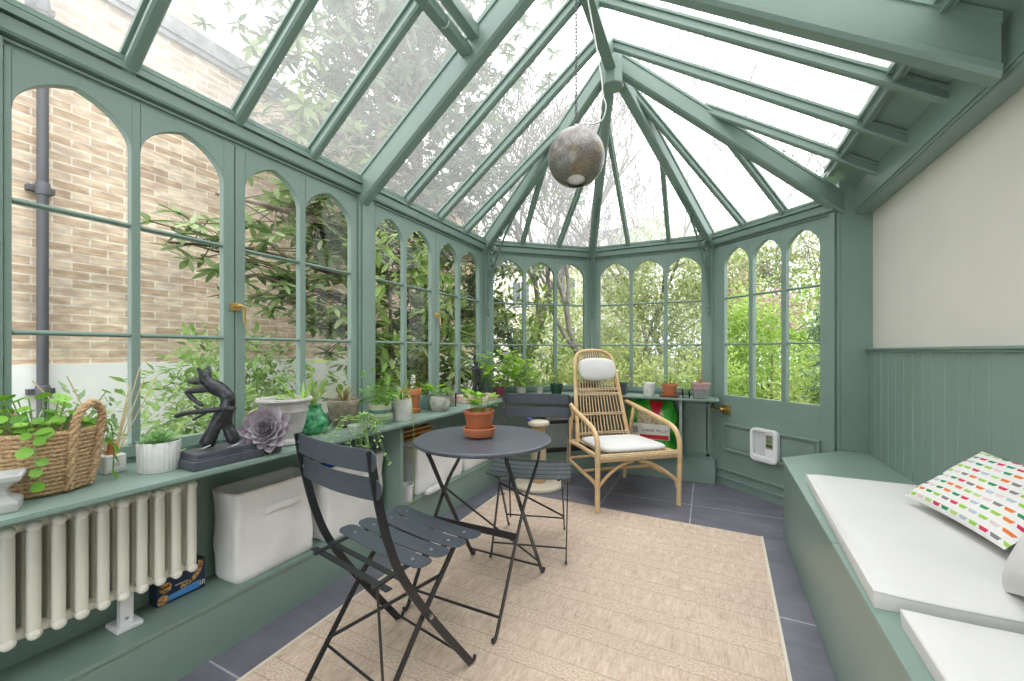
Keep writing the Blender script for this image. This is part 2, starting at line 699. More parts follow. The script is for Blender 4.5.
# mouldings at the foot of the door
for z in (.135, .066):
    S3.box(mb, .034, .901, .016, .032, z - .007, z + .007)
S3.box(mb, .034, .901, .016, .020, .0, .06)
mb.build('door_leaf', GREEN, d1, bevel=.0025)
g = MB()
pane(g, S3, DL, .742)
g.build('pane', PANE, d1)
mb = MB()
for z in (.508, .302):
    S3.box(mb, .13, .855, .016, .036, z - .008, z + .008)
for u in (.137, .848):
    S3.box(mb, u - .008, u + .008, .016, .036, .302, .508)
S3.box(mb, .165, .82, .016, .021, .33, .48)
mb.build('raised_panel', GREEN, d1, bevel=.003)
mb = MB()
S3.box(mb, .118, .190, .016, .040, .592, .660)
mb.tube([S3.at(.145, .036, .628), S3.at(.145, .058, .628)], .009, 10)
mb.lathe([(0, -.014), (.012, -.012), (.02, 0), (.012, .012), (0, .014)], S3.at(.145, .068, .628), 12)
mb.tube(smoothpath([S3.at(.145, .068, .628), S3.at(.105, .07, .632), S3.at(.055, .066, .630)], 4), .0065, 8)
S3.box(mb, .03, .048, .018, .05, .610, .645)
o = mb.build('door_handle', BRASS, d1, smooth=40, bevel=.002)
o['label'] = 'brass door handle on its lock case'
# frame of the door
mb = MB()
S3.box(mb, .904, .936, -.06, .022, 0, 1.985)
S3.box(mb, .018, .031, -.06, .024, 0, 1.985)
S3.box(mb, .031, .904, -.06, .004, 1.956, 1.985)
mb.build('trim_9', GREEN, bevel=.002, kind='structure')
mb = MB()
S3.box(mb, -.02, .96, -.12, -.032, -.1, .02)
mb.build('trim_10', GREEN, kind='structure')

# cat flap in the door: white tunnel frame, clear flap and a display
cf = MB()
def rrect(cx, cz, hw, hh, r, n=5):
    out = []
    for (sx, sz, a0) in ((1, 1, 0), (-1, 1, PI / 2), (-1, -1, PI), (1, -1, 1.5 * PI)):
        for i in range(n + 1):
            a = a0 + PI / 2 * i / n
            out.append((cx + sx * (hw - r) + r * math.cos(a), cz + sz * (hh - r) + r * math.sin(a)))
    return out
def ring(mb, W, outer, inner, w0, w1, mi=0):
    n = len(outer)
    vs = [W.at(u, w1, z) for u, z in outer] + [W.at(u, w1, z) for u, z in inner] + [W.at(u, w0, z) for u, z in outer] + [W.at(u, w0, z) for u, z in inner]
    fs = []
    for i in range(n):
        j = (i + 1) % n
        fs += [(i, j, n + j, n + i), (2 * n + i, 3 * n + i, 3 * n + j, 2 * n + j), (i, 2 * n + i, 2 * n + j, j), (n + i, n + j, 3 * n + j, 3 * n + i)]
    mb.add(vs, fs, mi)
def plate(mb, W, outline, w0, w1, mi=0):
    n = len(outline)
    vs = [W.at(u, w1, z) for u, z in outline] + [W.at(u, w0, z) for u, z in outline]
    fs = [tuple(range(n)), tuple(range(2 * n - 1, n - 1, -1))] + [(i, n + i, n + (i + 1) % n, (i + 1) % n) for i in range(n)]
    mb.add(vs, fs, mi)
CU, CZ = .492, .405
flap = thing('cat_flap', 'white square cat flap with small grey display set in the green door', 'cat flap', S3.at(CU, .02, .27))
ring(cf, S3, rrect(CU, CZ, .105, .122, .04), rrect(CU, CZ + .012, .080, .088, .012), .027, .062)
cf.build('frame', WHITEP, flap, smooth=35, bevel=.004)
mb = MB()
plate(mb, S3, rrect(CU - .032, CZ + .012, .046, .086, .006), .028, .044)
mb.build('flap', mat('clear_grey_plastic', (.60, .60, .63), .15), flap, smooth=35)
mb = MB()
plate(mb, S3, rrect(CU + .047, CZ + .012, .034, .086, .006), .028, .055)
mb.build('control_panel', WHITEP, flap, smooth=35, bevel=.002)
mb = MB()
plate(mb, S3, rrect(CU + .044, CZ + .035, .027, .050, .003), .0555, .057)
scr = mb.build('screen', mat('lcd_grey_green', (.30, .35, .22), .2), flap)
mb = MB()
def digit(mb, W, u, z, w, h, segs, w0=.0572, w1=.058, t=.0035):
    b = {'a': (u, u + w, z + h - t, z + h), 'g': (u, u + w, z + h / 2 - t / 2, z + h / 2 + t / 2), 'd': (u, u + w, z, z + t),
         'f': (u, u + t, z + h / 2, z + h), 'b': (u + w - t, u + w, z + h / 2, z + h), 'e': (u, u + t, z, z + h / 2), 'c': (u + w - t, u + w, z, z + h / 2)}
    for k in segs:
        x0, x1, z0, z1 = b[k]
        W.box(mb, x0, x1, w0, w1, z0, z1)
digit(mb, S3, CU + .024, CZ + .058, .012, .022, 'abged')
digit(mb, S3, CU + .042, CZ + .058, .012, .022, 'abgcd')
digit(mb, S3, CU + .030, CZ + .030, .010, .020, 'afgcd')
digit(mb, S3, CU + .046, CZ + .030, .010, .020, 'abcdef')
S3.box(mb, CU + .022, CU + .066, .0572, .058, CZ - .002, CZ + .016)
mb.build('digits', mat('lcd_dark', (.04, .06, .035), .4), scr)
mb = MB()
plate(mb, S3, rrect(CU - .035, CZ - .098, .045, .012, .008), .0625, .068)
plate(mb, S3, rrect(CU + .052, CZ - .098, .032, .012, .008), .0625, .068)
mb.build('button', WHITEP, flap, smooth=35)

# right-hand post and house wall ------------------------------------
mb = MB()
mb.box((.752, 3.20, 0), (WALLX + .05, 3.40, 2.20))
mb.box((.742, 3.195, 0), (.760, 3.32, 2.0))
mb.build('trim_11', GREEN, bevel=.004, kind='structure')
PLASTER = mat('cream_plaster', (.68, .665, .60), .85, var=.02, vscale=3, bmp=.05, bscale=12)
mb = MB()
mb.box((WALLX, C0[1], 0), (WALLX + .25, 3.3, 3.4))
mb.build('wall_right', PLASTER, kind='structure')
# tongue-and-groove boarding and its cap
mb = MB()
y = 3.195
while y > C0[1]:
    y0 = max(C0[1], y - .0985)
    mb.box((.898, y0 + .0015, 0), (.9195, y - .0015, 1.108))
    y -= .0985
mb.box((.905, C0[1], 0), (.9195, 3.195, 1.10))
mb.build('trim_12', GREEN, bevel=.004, bseg=1, kind='structure')
mb = MB()
mb.box((.878, C0[1], 1.106), (.9195, 3.198, 1.118))
mb.box((.886, C0[1], 1.096), (.9195, 3.198, 1.106))
mb.build('trim_13', GREEN, bevel=.003, kind='structure')
# beam along the house wall
mb = MB()
mb.box((.836, C0[1], 1.962), (WALLX - .001, 3.199, 2.22))
mb.box((.828, C0[1], 1.975), (.836, 3.199, 1.985))
mb.box((.842, C0[1], 1.952), (WALLX - .001, 3.199, 1.962))
mb.build('trim_14', GREEN, bevel=.003, kind='structure')

# ================================================================== ROOF
roof = struct_root('ceiling', None, None, (-.5, 1.5, 2.0))
HUB = V((-.55, 2.60, 3.04))
RX = -.55
ZL = 2.095
def lz(x):     # left glass plane
    return ZL + (x + 1.79) * (HUB.z - ZL) / (RX + 1.79)
RS = .66
def rz_(x):    # right glass plane
    return HUB.z - (x - RX) * RS
EY0 = C0[1]
# glass
g = MB()
g.add([(-1.80, EY0, lz(-1.80)), (-1.80, C1[1], lz(-1.80)), tuple(HUB), (RX, EY0, HUB.z)], [(0, 1, 2, 3)])
for a, b in ((C1, C2), (C2, C3), (C3, C4)):
    g.add([(*a, ZL), (*b, ZL), tuple(HUB)], [(0, 1, 2)])
GX = .68
# where the right plane meets the hip to C4
hipd = V((C4[0], C4[1], ZL + .03)) - HUB
tq = (GX - RX) / hipd.x
hp = HUB + hipd * tq
g.add([(RX, EY0, HUB.z), tuple(HUB), (GX, hp.y, rz_(GX)), (GX, EY0, rz_(GX))], [(0, 1, 2, 3)])
g.build('glass', ROOFGLASS, roof)
# boarded strip between the glass and the wall beam
mb = MB()
mb.add([(GX, EY0, rz_(GX) + .002), (GX, 3.30, rz_(GX) + .002), (.86, 3.30, rz_(.86) + .002), (.86, EY0, rz_(.86) + .002),
        (GX, EY0, rz_(GX) + .03), (GX, 3.30, rz_(GX) + .03), (.86, 3.30, rz_(.86) + .03), (.86, EY0, rz_(.86) + .03)],
       [(0, 3, 2, 1), (4, 5, 6, 7), (0, 1, 5, 4), (1, 2, 6, 5), (2, 3, 7, 6), (3, 0, 4, 7)])
mb.build('gutter_board', GREEN, roof)
mb = MB()
for k, (dx, h) in enumerate(((0, .045), (-.018, .024), (.018, .03))):
    x = GX + dx
    mb.bar((x, EY0, rz_(x) - h / 2), (x, 3.12, rz_(x) - h / 2), .014, h)
mb.build('glazing_strip', GREEN, roof)

RP = [(.024, 0), (.024, -.014), (.013, -.015), (.013, -.040), (.020, -.043), (.020, -.054), (.013, -.062)]
RP = RP + [(-a, b) for a, b in reversed(RP)]
PP = [(.034, 0), (.034, -.02), (.026, -.021), (.026, -.110), (.035, -.116), (.035, -.134), (.024, -.146)]
PP = PP + [(-a, b) for a, b in reversed(PP)]
def rafter(p0, p1, prof=RP, name='rafter'):
    mb = MB()
    mb.extr(p0, p1, prof, plumb=True)
    mb.build(name, GREEN, roof)
LR = [-1.43, -1.08, -.73, -.38, -.03, .66, 1.01, 1.36, 2.056, 2.41]
for y in LR:
    rafter((-1.80, y, lz(-1.80) - .004), (RX, y, HUB.z - .004))
for y in (.31, 1.70):
    rafter((-1.80, y, lz(-1.80) - .004), (RX, y, HUB.z - .004), PP, 'principal_rafter')
RR = [-1.36, -1.01, -.66, -.31, .04, .74, 1.09, 1.44, 2.14, 2.50]
for y in RR:
    rafter((RX, y, HUB.z - .004), (.837, y, rz_(.837) - .004), [(a * .88, b * .84) for a, b in RP])
for y in (.39, 1.79):
    rafter((RX, y, HUB.z - .004), (.812, y, rz_(.812) - .004), [(a, b * 1.15) for a, b in PP], 'principal_rafter')
# hips
HIPS = {}
for k, (c, z) in enumerate(((C1, ZL), (C2, ZL), (C3, ZL), (C4, ZL + .03))):
    p = V((c[0], c[1], z - .006))
    q = HUB - ZUP * .006
    HIPS[k] = (p, q)
    rafter(p + (p - q).normalized() * .03, q, [(a * .9, b * .78) for a, b in PP], 'hip_rafter')
# jack rafters, square to each eaves line until they meet a hip
def jack(W, L, u, hubd):
    p = W.at(u, 0, ZL - .004)
    uh = (HUB - W.p).dot(W.d)
    dist = (HUB - W.p).dot(W.n)
    # hip from the near corner
    if u < uh:
        t = u / uh
    else:
        t = (L - u) / (L - uh)
    q = p + W.n * dist * t + ZUP * (HUB.z - ZL) * t
    rafter(p, q, [(a * .8, b * .85) for a, b in RP], 'jack_rafter')
for W, L in ((S1, L1), (S2, L2), (S3, L3)):
    for u in (L / 3, 2 * L / 3):
        jack(W, L, u, 0)
# last common rafters run into the hips
t = (C1[1] - 2.76) / (C1[1] - HUB.y)
rafter((-1.80, 2.76, lz(-1.80) - .004), (-1.79 + (HUB.x + 1.79) * t, 2.76, ZL + (HUB.z - ZL) * t - .004), RP, 'jack_rafter')
t = (2.85 - HUB.y) / (C4[1] - HUB.y)
xh = HUB.x + (C4[0] - HUB.x) * t
rafter((xh, 2.85, rz_(xh) - .004), (.837, 2.85, rz_(.837) - .004), [(a * .88, b * .84) for a, b in RP], 'jack_rafter')
# ridge and its octagonal boss
mb = MB()
mb.box((RX - .034, EY0, 2.885), (RX + .034, HUB.y, 3.06))
mb.build('ridge_beam', GREEN, roof, bevel=.003)
mb = MB()
mb.lathe([(0, 2.80), (.066, 2.80), (.072, 2.806), (.072, 3.05), (0, 3.05)], (HUB.x, HUB.y + .02, 0), 8, rot=PI / 8)
mb.build('boss', GREEN, roof)
# opening light in the left slope: purlin, frame and chain eye
mb = MB()
x = -1.06
mb.bar((x, .33, lz(x) - .085), (x, 1.68, lz(x) - .085), .05, .045)
mb.bar((x + .045, .33, lz(x + .045) - .045), (x + .045, 1.68, lz(x + .045) - .045), .05, .06)
mb.build('purlin', GREEN, roof, bevel=.003)
mb = MB()
e = V((x + .02, 1.47, lz(x) - .105))
mb.tube(arc(e, .018, 0, 2 * PI, 14)[:-1], .004, 6, closed=True)
mb.build('chain_eye', mat('steel', (.5, .5, .5), .35, metal=.9), roof, smooth=60)

# scrolled iron brackets from the angle posts up to the hips -------------
def bracket(k, label):
    p, q = HIPS[k]
    h = V((q.x - p.x, q.y - p.y, 0)).normalized()
    slope = (q.z - p.z) / V((q.x - p.x, q.y - p.y)).length
    base = V((p.x, p.y, 0)) + h * .05
    def at(r, z):
        return base + h * r + ZUP * z
    root = thing('scroll_bracket', label, 'bracket', at(0, 1.40), 0, 'scrolled iron roof brackets')
    mb = MB()
    mb.tube([at(.004, 1.42), at(.004, 2.0)], .009, 6)
    mb.sphere(at(.012, 1.425), (.011, .011, .022), 8, 6)
    mb.sphere(at(.010, 1.47), (.012, .012, .012), 8, 6)
    mb.build('backplate', IRON, root, smooth=50)
    def under(r):
        return p.z - .135 + slope * (r + .05)
    mb = MB()
    mb.tube(smoothpath([at(.012, 1.55), at(.05, 1.74), at(.17, 1.97), at(.32, 2.17), at(.52, under(.52))], 6), .0095, 6)
    mb.build('stay', IRON, root, smooth=50)
    def spiral(cr, cz, r0, turns, a0, sgn):
        mb = MB()
        pts = []
        n = int(16 * turns)
        for i in range(n + 1):
            f = i / n
            a = a0 + sgn * 2 * PI * turns * f
            r = r0 * (1 - .82 * f)
            pts.append(at(cr + r * math.cos(a), cz + r * math.sin(a)))
        mb.tube(pts, .0088, 6)
        mb.build('scroll', IRON, root, smooth=60)
    spiral(.042, 1.78, .030, 1.5, PI / 2, 1)
    spiral(.055, 1.865, .042, 1.6, -PI / 2, 1)
    spiral(.075, 1.97, .050, 1.6, PI, -1)
    spiral(.175, 2.10, .050, 1.6, -PI / 2, -1)
    spiral(.285, 2.195, .040, 1.6, -PI / 2, 1)
    spiral(.375, 2.275, .030, 1.5, -PI / 2, 1)
    mb = MB()
    mb.sphere(at(.50, under(.5) + .0), (.014, .014, .014), 8, 6)
    mb.build('finial', IRON, root, smooth=60)
bracket(0, 'scrolled iron bracket at the angle post between the long left windows and the bay')
bracket(1, 'scrolled iron bracket at the angle post rising directly behind the rattan armchair')
bracket(2, 'scrolled iron bracket at the angle post beside the garden door')

# ================================================================== SHELF
SHELFMAT = GREEN
sh = thing('window_shelf', 'long sage green shelf running under the windows and round the bay', 'shelf', (-1.6, 1.5, .2))
mb = MB()
def shelf_board(g, z0, z1):
    d1 = V((C2[0] - C1[0], C2[1] - C1[1])).normalized()
    n1 = V((d1.y, -d1.x))
    q = V(C1) + n1 * (.356 - g)
    xl = -1.79 + .358 - g
    ya = q.y + d1.y / d1.x * (xl - q.x)
    yb = C2[1] - .290 + g
    xb = q.x + d1.x / d1.y * (yb - q.y)
    mb.prism([(-1.788, C0[1]), (xl, C0[1]), (xl, ya), (xb, yb), (.085, yb), (.085, 3.80), (C2[0], 3.816), (-1.788, C1[1])], z0, z1)
shelf_board(.008, .697, .7003)
shelf_board(.014, .7003, .7035)
shelf_board(.0, .7035, .7115)
shelf_board(.004, .7115, .715)
mb.build('shelf_top', SHELFMAT, sh)
for nm, y in (('divider', 1.715),):
    mb = MB()
    mb.box((-1.784, y - .012, .20), (-1.50, y + .012, .697))
    mb.build(nm, SHELFMAT, sh, bevel=.002)
mb = MB()
S2.box(mb, .795, .817, .004, .265, .20, .697)
mb.build('divider', SHELFMAT, sh, bevel=.002)
mb = MB()
S2.box(mb, .817, L2 - .02, .004, .02, .20, .69)
ring(mb, S2, rrect(.925, .44, .095, .21, .004), rrect(.925, .44, .078, .19, .004), .02, .03)
mb.build('back_panel', SHELFMAT, sh, bevel=.002)
mb = MB()
ring(mb, S2, rrect(.895, .47, .034, .075, .004), rrect(.895, .47, .026, .066, .004), .02, .034)
mb.build('vent_frame', SHELFMAT, sh)

# ================================================================== BENCH
BF = lambda y: .397 - (2.81 - y) * .0245
bench = thing('built_in_bench', 'sage green built-in bench with boxed front along the panelled wall', 'bench', (.64, 1.3, 0))
y0 = C0[1]
yb = 3.155
mb = MB()
ins = .012
for (a, b) in ((y0, .618), (.622, 1.638), (1.642, 2.845)):
    if b < 2.8:
        mb.prism([(BF(a) + ins * 1.6, a), (.896, a), (.896, b), (BF(b) + ins, b)], 0, .448)
    else:
        mb.prism([(BF(a) + ins * 1.6, a), (.896, a), (.896, 3.19), (.752, 3.185), (BF(2.81) + ins, 2.845)], 0, .448)
mb.build('box_front', GREEN, bench, bevel=.003)
mb = MB()
for (a, b) in ((y0, .60), (.604, 1.648), (1.652, 2.81)):
    if b < 2.8:
        mb.prism([(BF(a), a), (.896, a), (.896, b), (BF(b), b)], .450, .470)
    else:
        mb.prism([(BF(a), a), (.896, a), (.896, 3.19), (.748, 3.185), (BF(2.81), 2.835)], .450, .470)
mb.build('lid', GREEN, bench, bevel=.003)
# ================================================================== RUG
def rug_mat():
    """flatweave: broad bands of upright broken yarn between narrow plain bands, each edged by a thin darker pick"""
    m, nt, b, o = nmat('flatweave_rug')
    t = node(nt, 'ShaderNodeTexCoord')
    sx = node(nt, 'ShaderNodeSeparateXYZ')
    nt.links.new(t.outputs['Object'], sx.inputs[0])
    def M(op, a, c=None):
        n = node(nt, 'ShaderNodeMath', operation=op)
        for i, x in enumerate((a, c)):
            if x is None:
                continue
            if isinstance(x, (int, float)):
                n.inputs[i].default_value = x
            else:
                nt.links.new(x, n.inputs[i])
        return n.outputs[0]
    f = M('FRACT', M('ADD', M('DIVIDE', sx.outputs[1], .215), 40.))
    broad = M('GREATER_THAN', f, .36)
    line = M('MAXIMUM', M('LESS_THAN', M('ABSOLUTE', M('SUBTRACT', f, .36)), .012), M('LESS_THAN', f, .024))
    line2 = M('LESS_THAN', M('ABSOLUTE', M('SUBTRACT', f, .68)), .010)
    streak = noise_tex(nt, coords(nt, (120, 22, 1)), 1.0, 5, .75)
    block = noise_tex(nt, coords(nt, (34, 12, 1)), 1.0, 3, .6)
    plain = noise_tex(nt, coords(nt, (90, 150, 1)), 1.0, 4, .7)
    br = node(nt, 'ShaderNodeMixRGB')
    br.inputs[0].default_value = .42
    nt.links.new(streak, br.inputs[1])
    nt.links.new(block, br.inputs[2])
    mx = node(nt, 'ShaderNodeMixRGB')
    nt.links.new(broad, mx.inputs[0])
    nt.links.new(plain, mx.inputs[1])
    nt.links.new(br.outputs[0], mx.inputs[2])
    big = noise_tex(nt, coords(nt, (1, 2, 1)), 1.5, 2)
    c = ramp(nt, mx.outputs[0], [(.32, (.40, .29, .21)), (.44, (.55, .43, .335)), (.56, (.65, .53, .43)), (.68, (.76, .655, .56))])
    d = node(nt, 'ShaderNodeMixRGB', blend_type='MULTIPLY')
    nt.links.new(M('ADD', M('MULTIPLY', line, .55), M('MULTIPLY', line2, .30)), d.inputs[0])
    nt.links.new(c, d.inputs[1])
    d.inputs[2].default_value = (.62, .58, .54, 1)
    e = node(nt, 'ShaderNodeMixRGB', blend_type='MULTIPLY')
    e.inputs[0].default_value = 1
    nt.links.new(d.outputs[0], e.inputs[1])
    nt.links.new(ramp(nt, big, [(.35, (.95, .95, .95)), (.65, (1.04, 1.03, 1.02))]), e.inputs[2])
    nt.links.new(e.outputs[0], b.inputs['Base Color'])
    b.inputs['Roughness'].default_value = .95
    b.inputs['Specular IOR Level'].default_value = .1
    wv = node(nt, 'ShaderNodeTexWave', wave_type='BANDS', bands_direction='Y', wave_profile='TRI')
    wv.inputs['Scale'].default_value = 34
    nt.links.new(t.outputs['Object'], wv.inputs['Vector'])
    wx = node(nt, 'ShaderNodeTexWave', wave_type='BANDS', bands_direction='X', wave_profile='SIN')
    wx.inputs['Scale'].default_value = 20
    nt.links.new(t.outputs['Object'], wx.inputs['Vector'])
    bump(nt, b, M('ADD', M('ADD', mx.outputs[0], wv.outputs['Fac']), M('MULTIPLY', wx.outputs['Fac'], .6)), .45, .004)
    return m
mb = MB()
mb.prism([(-1.38, .16), (.190, .16), (.285, 2.775), (-1.43, 2.82)], .0, .007)
rug = mb.build('rug', rug_mat(), bevel=.002)
tag(rug, 'large beige flatwoven rug with striped weave on the dark tiled floor', 'rug')
for pl in ([(-1.392, .16), (-1.38, .16), (-1.43, 2.82), (-1.442, 2.821)], [(.190, .16), (.202, .16), (.297, 2.776), (.285, 2.775)]):
    e = MB()
    e.prism(pl, .0, .008)
    o = e.build('bound_edge', mat('pale_cotton_tape', (.66, .60, .50), .95), rug)
    o['label'] = 'paler bound edge'

# ================================================================== BISTRO CHAIRS
def bistro_chair(label):
    t = thing('folding_chair', label, 'chair', (0, 0, 0), 0, 'folding metal bistro chairs')
    def slat(name, y, z, w, h, curve, axis, rivets):
        """a pressed metal slat: w across x, h across its short side, thin; rounded ends, sagging by curve"""
        mb = MB()
        hw = w / 2
        r = h * .42
        xs = [-hw + r * (1 - math.cos(PI / 2 * i / 6)) for i in range(7)]
        xs += [-hw + r + (w - 2 * r) * i / 8 for i in range(1, 8)]
        xs += [-x for x in reversed(xs[:7])]
        K = len(xs) - 1
        pts = []
        for x in xs:
            e = max(0., abs(x) - (hw - r))
            pts.append((x, h / 2 - r + math.sqrt(max(0., r * r - e * e))))
        th = .004
        vs = []
        for x, hh in pts:
            sag = curve * (1 - (x / hw) ** 2)
            for s in (-1, 1):
                for q in (1, -1):
                    lip = 0
                    if axis == 'seat':
                        vs.append(V((x, y + s * hh, z - sag + q * th / 2)))
                    else:
                        vs.append(V((x, y - sag + q * th / 2, z + s * hh)))
        fs = [(0, 1, 3, 2), (4 * K, 4 * K + 2, 4 * K + 3, 4 * K + 1)]
        for i in range(K):
            a = 4 * i
            b = a + 4
            fs += [(a, a + 2, b + 2, b), (a + 1, b + 1, b + 3, a + 3), (a, b, b + 1, a + 1), (a + 2, a + 3, b + 3, b + 2)]
        mb.add(vs, fs)
        # rolled rim
        o = mb.build(name, mat('sky_tinted_lacquer', (.060, .072, .088), .32, bmp=.02, bscale=200), t, smooth=40, bevel=.0015)  # black lacquer with the bluish sky reflection mixed into its base colour
        for x in rivets:
            rv = MB()
            sag = curve * (1 - (x / hw) ** 2)
            if axis == 'seat':
                rv.lathe([(.0075, 0), (.006, .0025), (0, .0035)], (x, y, z - sag + .002), 10)
            else:
                rv.lathe([(.006, 0), (.005, .002), (0, .003)], (0, 0, 0), 10, 0, Matrix.Translation((x, y - sag - .002, z)) @ Matrix.Rotation(PI / 2, 4, 'X'))
            rv.build('rivet', mat('worn_rivet', (.16, .17, .18), .35, metal=.3), o, smooth=60)
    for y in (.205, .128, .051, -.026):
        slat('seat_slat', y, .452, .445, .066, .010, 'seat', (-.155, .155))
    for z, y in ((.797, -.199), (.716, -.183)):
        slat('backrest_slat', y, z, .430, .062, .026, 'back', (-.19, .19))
    X = (1, 0, 0)
    for s in (-1, 1):
        # long leg: front foot up through the pivot, bent upright behind the seat
        mb = MB()
        mb.ribbon(smoothpath([(s * .197, .192, .012), (s * .197, .0046, .272), (s * .197, -.097, .435), (s * .197, -.145, .55), (s * .197, -.175, .66), (s * .197, -.195, .76), (s * .197, -.205, .826)], 5), .007, .024, X)
        mb.tube([(s * .197, .19, .014), (s * .197, .196, .010), (s * .197, .212, .012), (s * .197, .216, .024)], .006, 8)
        mb.build('long_leg', BLACK, t, smooth=35)
        mb = MB()
        mb.ribbon([(s * .172, -.19, .012), (s * .172, .0046, .272), (s * .172, .14, .432)], .007, .018, X)
        mb.tube([(s * .172, -.19, .014), (s * .172, -.198, .009), (s * .172, -.212, .012)], .006, 8)
        mb.build('short_leg', BLACK, t, smooth=35)
        mb = MB()
        mb.tube([(s * .160, .0046, .272), (s * .208, .0046, .272)], .007, 10)
        mb.build('pivot', mat('steel_pivot', (.35, .35, .36), .35, metal=.8), t, smooth=50)
        mb = MB()
        mb.ribbon([(s * .160, .235, .440), (s * .160, -.06, .440), (s * .160, -.172, .428)], .016, .006, X)
        mb.build('seat_rail', BLACK, t)
    mb = MB()
    mb.ribbon([(-.205, -.100, .434), (.205, -.100, .434)], .020, .004, (0, 1, 0))
    mb.ribbon([(-.200, -.150, .428), (.205, -.150, .428)], .022, .004, (0, 1, 0))
    mb.build('seat_bar', BLACK, t, bevel=.001)
    for nm, a, b, r in (('front_crossbar', (-.197, .155, .062), (.197, .155, .062), .0045),
                        ('rear_crossbar', (-.172, -.125, .103), (.172, -.125, .103), .0045),
                        ('under_seat_bar', (-.172, .125, .414), (.172, .125, .414), .005),
                        ('brace', (-.172, -.115, .118), (.172, .08, .36), .006),
                        ('brace', (.165, -.160, .425), (.150, -.128, .085), .0045)):
        mb = MB()
        mb.tube([a, V(a).lerp(V(b), .48), V(a).lerp(V(b), .52), b], r, 6)
        mb.build(nm, BLACK, t, smooth=50)
    return t
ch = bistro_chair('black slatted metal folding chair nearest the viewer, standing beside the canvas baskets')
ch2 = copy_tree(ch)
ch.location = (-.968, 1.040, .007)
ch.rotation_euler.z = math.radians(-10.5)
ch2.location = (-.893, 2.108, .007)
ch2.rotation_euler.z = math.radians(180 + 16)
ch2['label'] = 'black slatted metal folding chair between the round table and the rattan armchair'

# ================================================================== ROUND TABLE
tb = thing('bistro_table', 'round black metal folding table with crossed legs on the rug', 'table', (-.92, 1.59, .007))
mb = MB()
mb.lathe([(0, .688), (.290, .688), (.303, .690), (.307, .697), (.306, .704), (.301, .708), (.296, .7085), (0, .7075)], (-.915, 1.588, 0), 72)
mb.build('tabletop', mat('grey_black_lacquer', (.075, .083, .102), .36, bmp=.03, bscale=180), tb, smooth=35)
for sx, x in ((1, -.716), (-1, -1.139)):
    mb = MB()
    mb.ribbon(smoothpath([(x, 1.338, .020), (x, 1.59, .42), (x, 1.72, .545), (x, 1.765, .60), (x, 1.785, .690)], 4), .006, .020, (1, 0, 0))
    mb.tube([(x, 1.338, .022), (x, 1.328, .0155), (x + .0, 1.316, .016), (x, 1.312, .028)], .0075, 8)
    mb.build('leg', BLACK, tb, smooth=35)
    xx = x - sx * .012
    mb = MB()
    mb.ribbon(smoothpath([(xx, 1.838, .020), (xx, 1.59, .42), (xx, 1.478, .61), (xx, 1.452, .65), (xx, 1.448, .690)], 4), .006, .020, (1, 0, 0))
    mb.tube([(xx, 1.838, .022), (xx, 1.848, .0155), (xx, 1.860, .016), (xx, 1.864, .028)], .0075, 8)
    mb.build('leg', BLACK, tb, smooth=35)
for nm, a, b, w, h in (('crossbar', (-1.139, 1.37, .075), (-.716, 1.37, .075), .008, .008),
                       ('crossbar', (-1.127, 1.82, .055), (-.728, 1.82, .055), .008, .008),
                       ('flat_bar', (-1.139, 1.527, .318), (-.716, 1.527, .318), .006, .030),
                       ('brace', (-1.127, 1.56, .47), (-.728, 1.80, .085), .014, .006)):
    mb = MB()
    mb.bar(a, b, w, h)
    mb.build(nm, BLACK, tb, bevel=.001)
for y in (1.46, 1.765):
    mb = MB()
    mb.bar((-1.14, y, .684), (-.715, y, .684), .022, .008)
    mb.build('top_rail', BLACK, tb)

# pot with saucer on the table
def pot(mb, c, rb, rt, h, wall=.007, rim=0., rimh=0., n=32, soil=.85, mod=None, belly=None):
    """an open pot: outside, rim, inside down to the soil line"""
    rsoil = rb + (rt - rb) * soil - wall
    prof = [(0, 0), (rb * .96, 0), (rb, .004)]
    if belly:
        prof += [(r, z * h) for r, z in belly]
        rsoil = rt - wall
    if rim > 0:
        r1 = rb + (rt - rb) * (h - rimh) / h
        prof += [(r1, h - rimh - .002), (rt + rim, h - rimh), (rt + rim * 1.15, h - .004), (rt + rim * .8, h)]
    else:
        prof += [(rt - .001, h - .003), (rt - wall * .4, h)]
    prof += [(rt - wall * .8, h), (rt - wall, h - .004), (rsoil, h * soil), (0, h * soil)]
    mb.lathe(prof, c, n, mod=mod)

def soil(c, r, z, parent):
    mb = MB()
    mb.lathe([(r, 0), (r * .6, .004), (0, .006)], (c[0], c[1], c[2] + z), 20)
    mb.build('soil', SOIL, parent, smooth=60)

GLAZED = mat('glazed_terracotta', (.36, .10, .04), .28, col2=(.46, .15, .06), vscale=9)
mb = MB()
tx, ty, tz = -.935, 1.585, .7155
mb.lathe([(0, 0), (  .064, 0), (.067, .004), (.074, .036), (.072, .039), (.067, .036), (.062, .010), (0, .009)], (tx, ty, tz), 36)
tag(mb.build('plant_saucer', TERRA, smooth=40), 'terracotta saucer holding the brown pot on the round black table', 'saucer')
p = thing('potted_plant', 'small bright green seedling in a shiny brown pot on the round table', 'plant', (tx, ty, tz + .0112))
mb = MB()
pot(mb, (tx, ty, tz + .0112), .052, .068, .104, rim=.002, rimh=.014)
mb.build('pot', GLAZED, p, smooth=40)
soil((tx, ty, tz + .0095), .058, .089, p)
BRIGHT = leaf_mat('bright_leaf', [(.16, .36, .03), (.30, .55, .05), (.42, .66, .10)], .4, .4)
mb = MB()
st = MB()
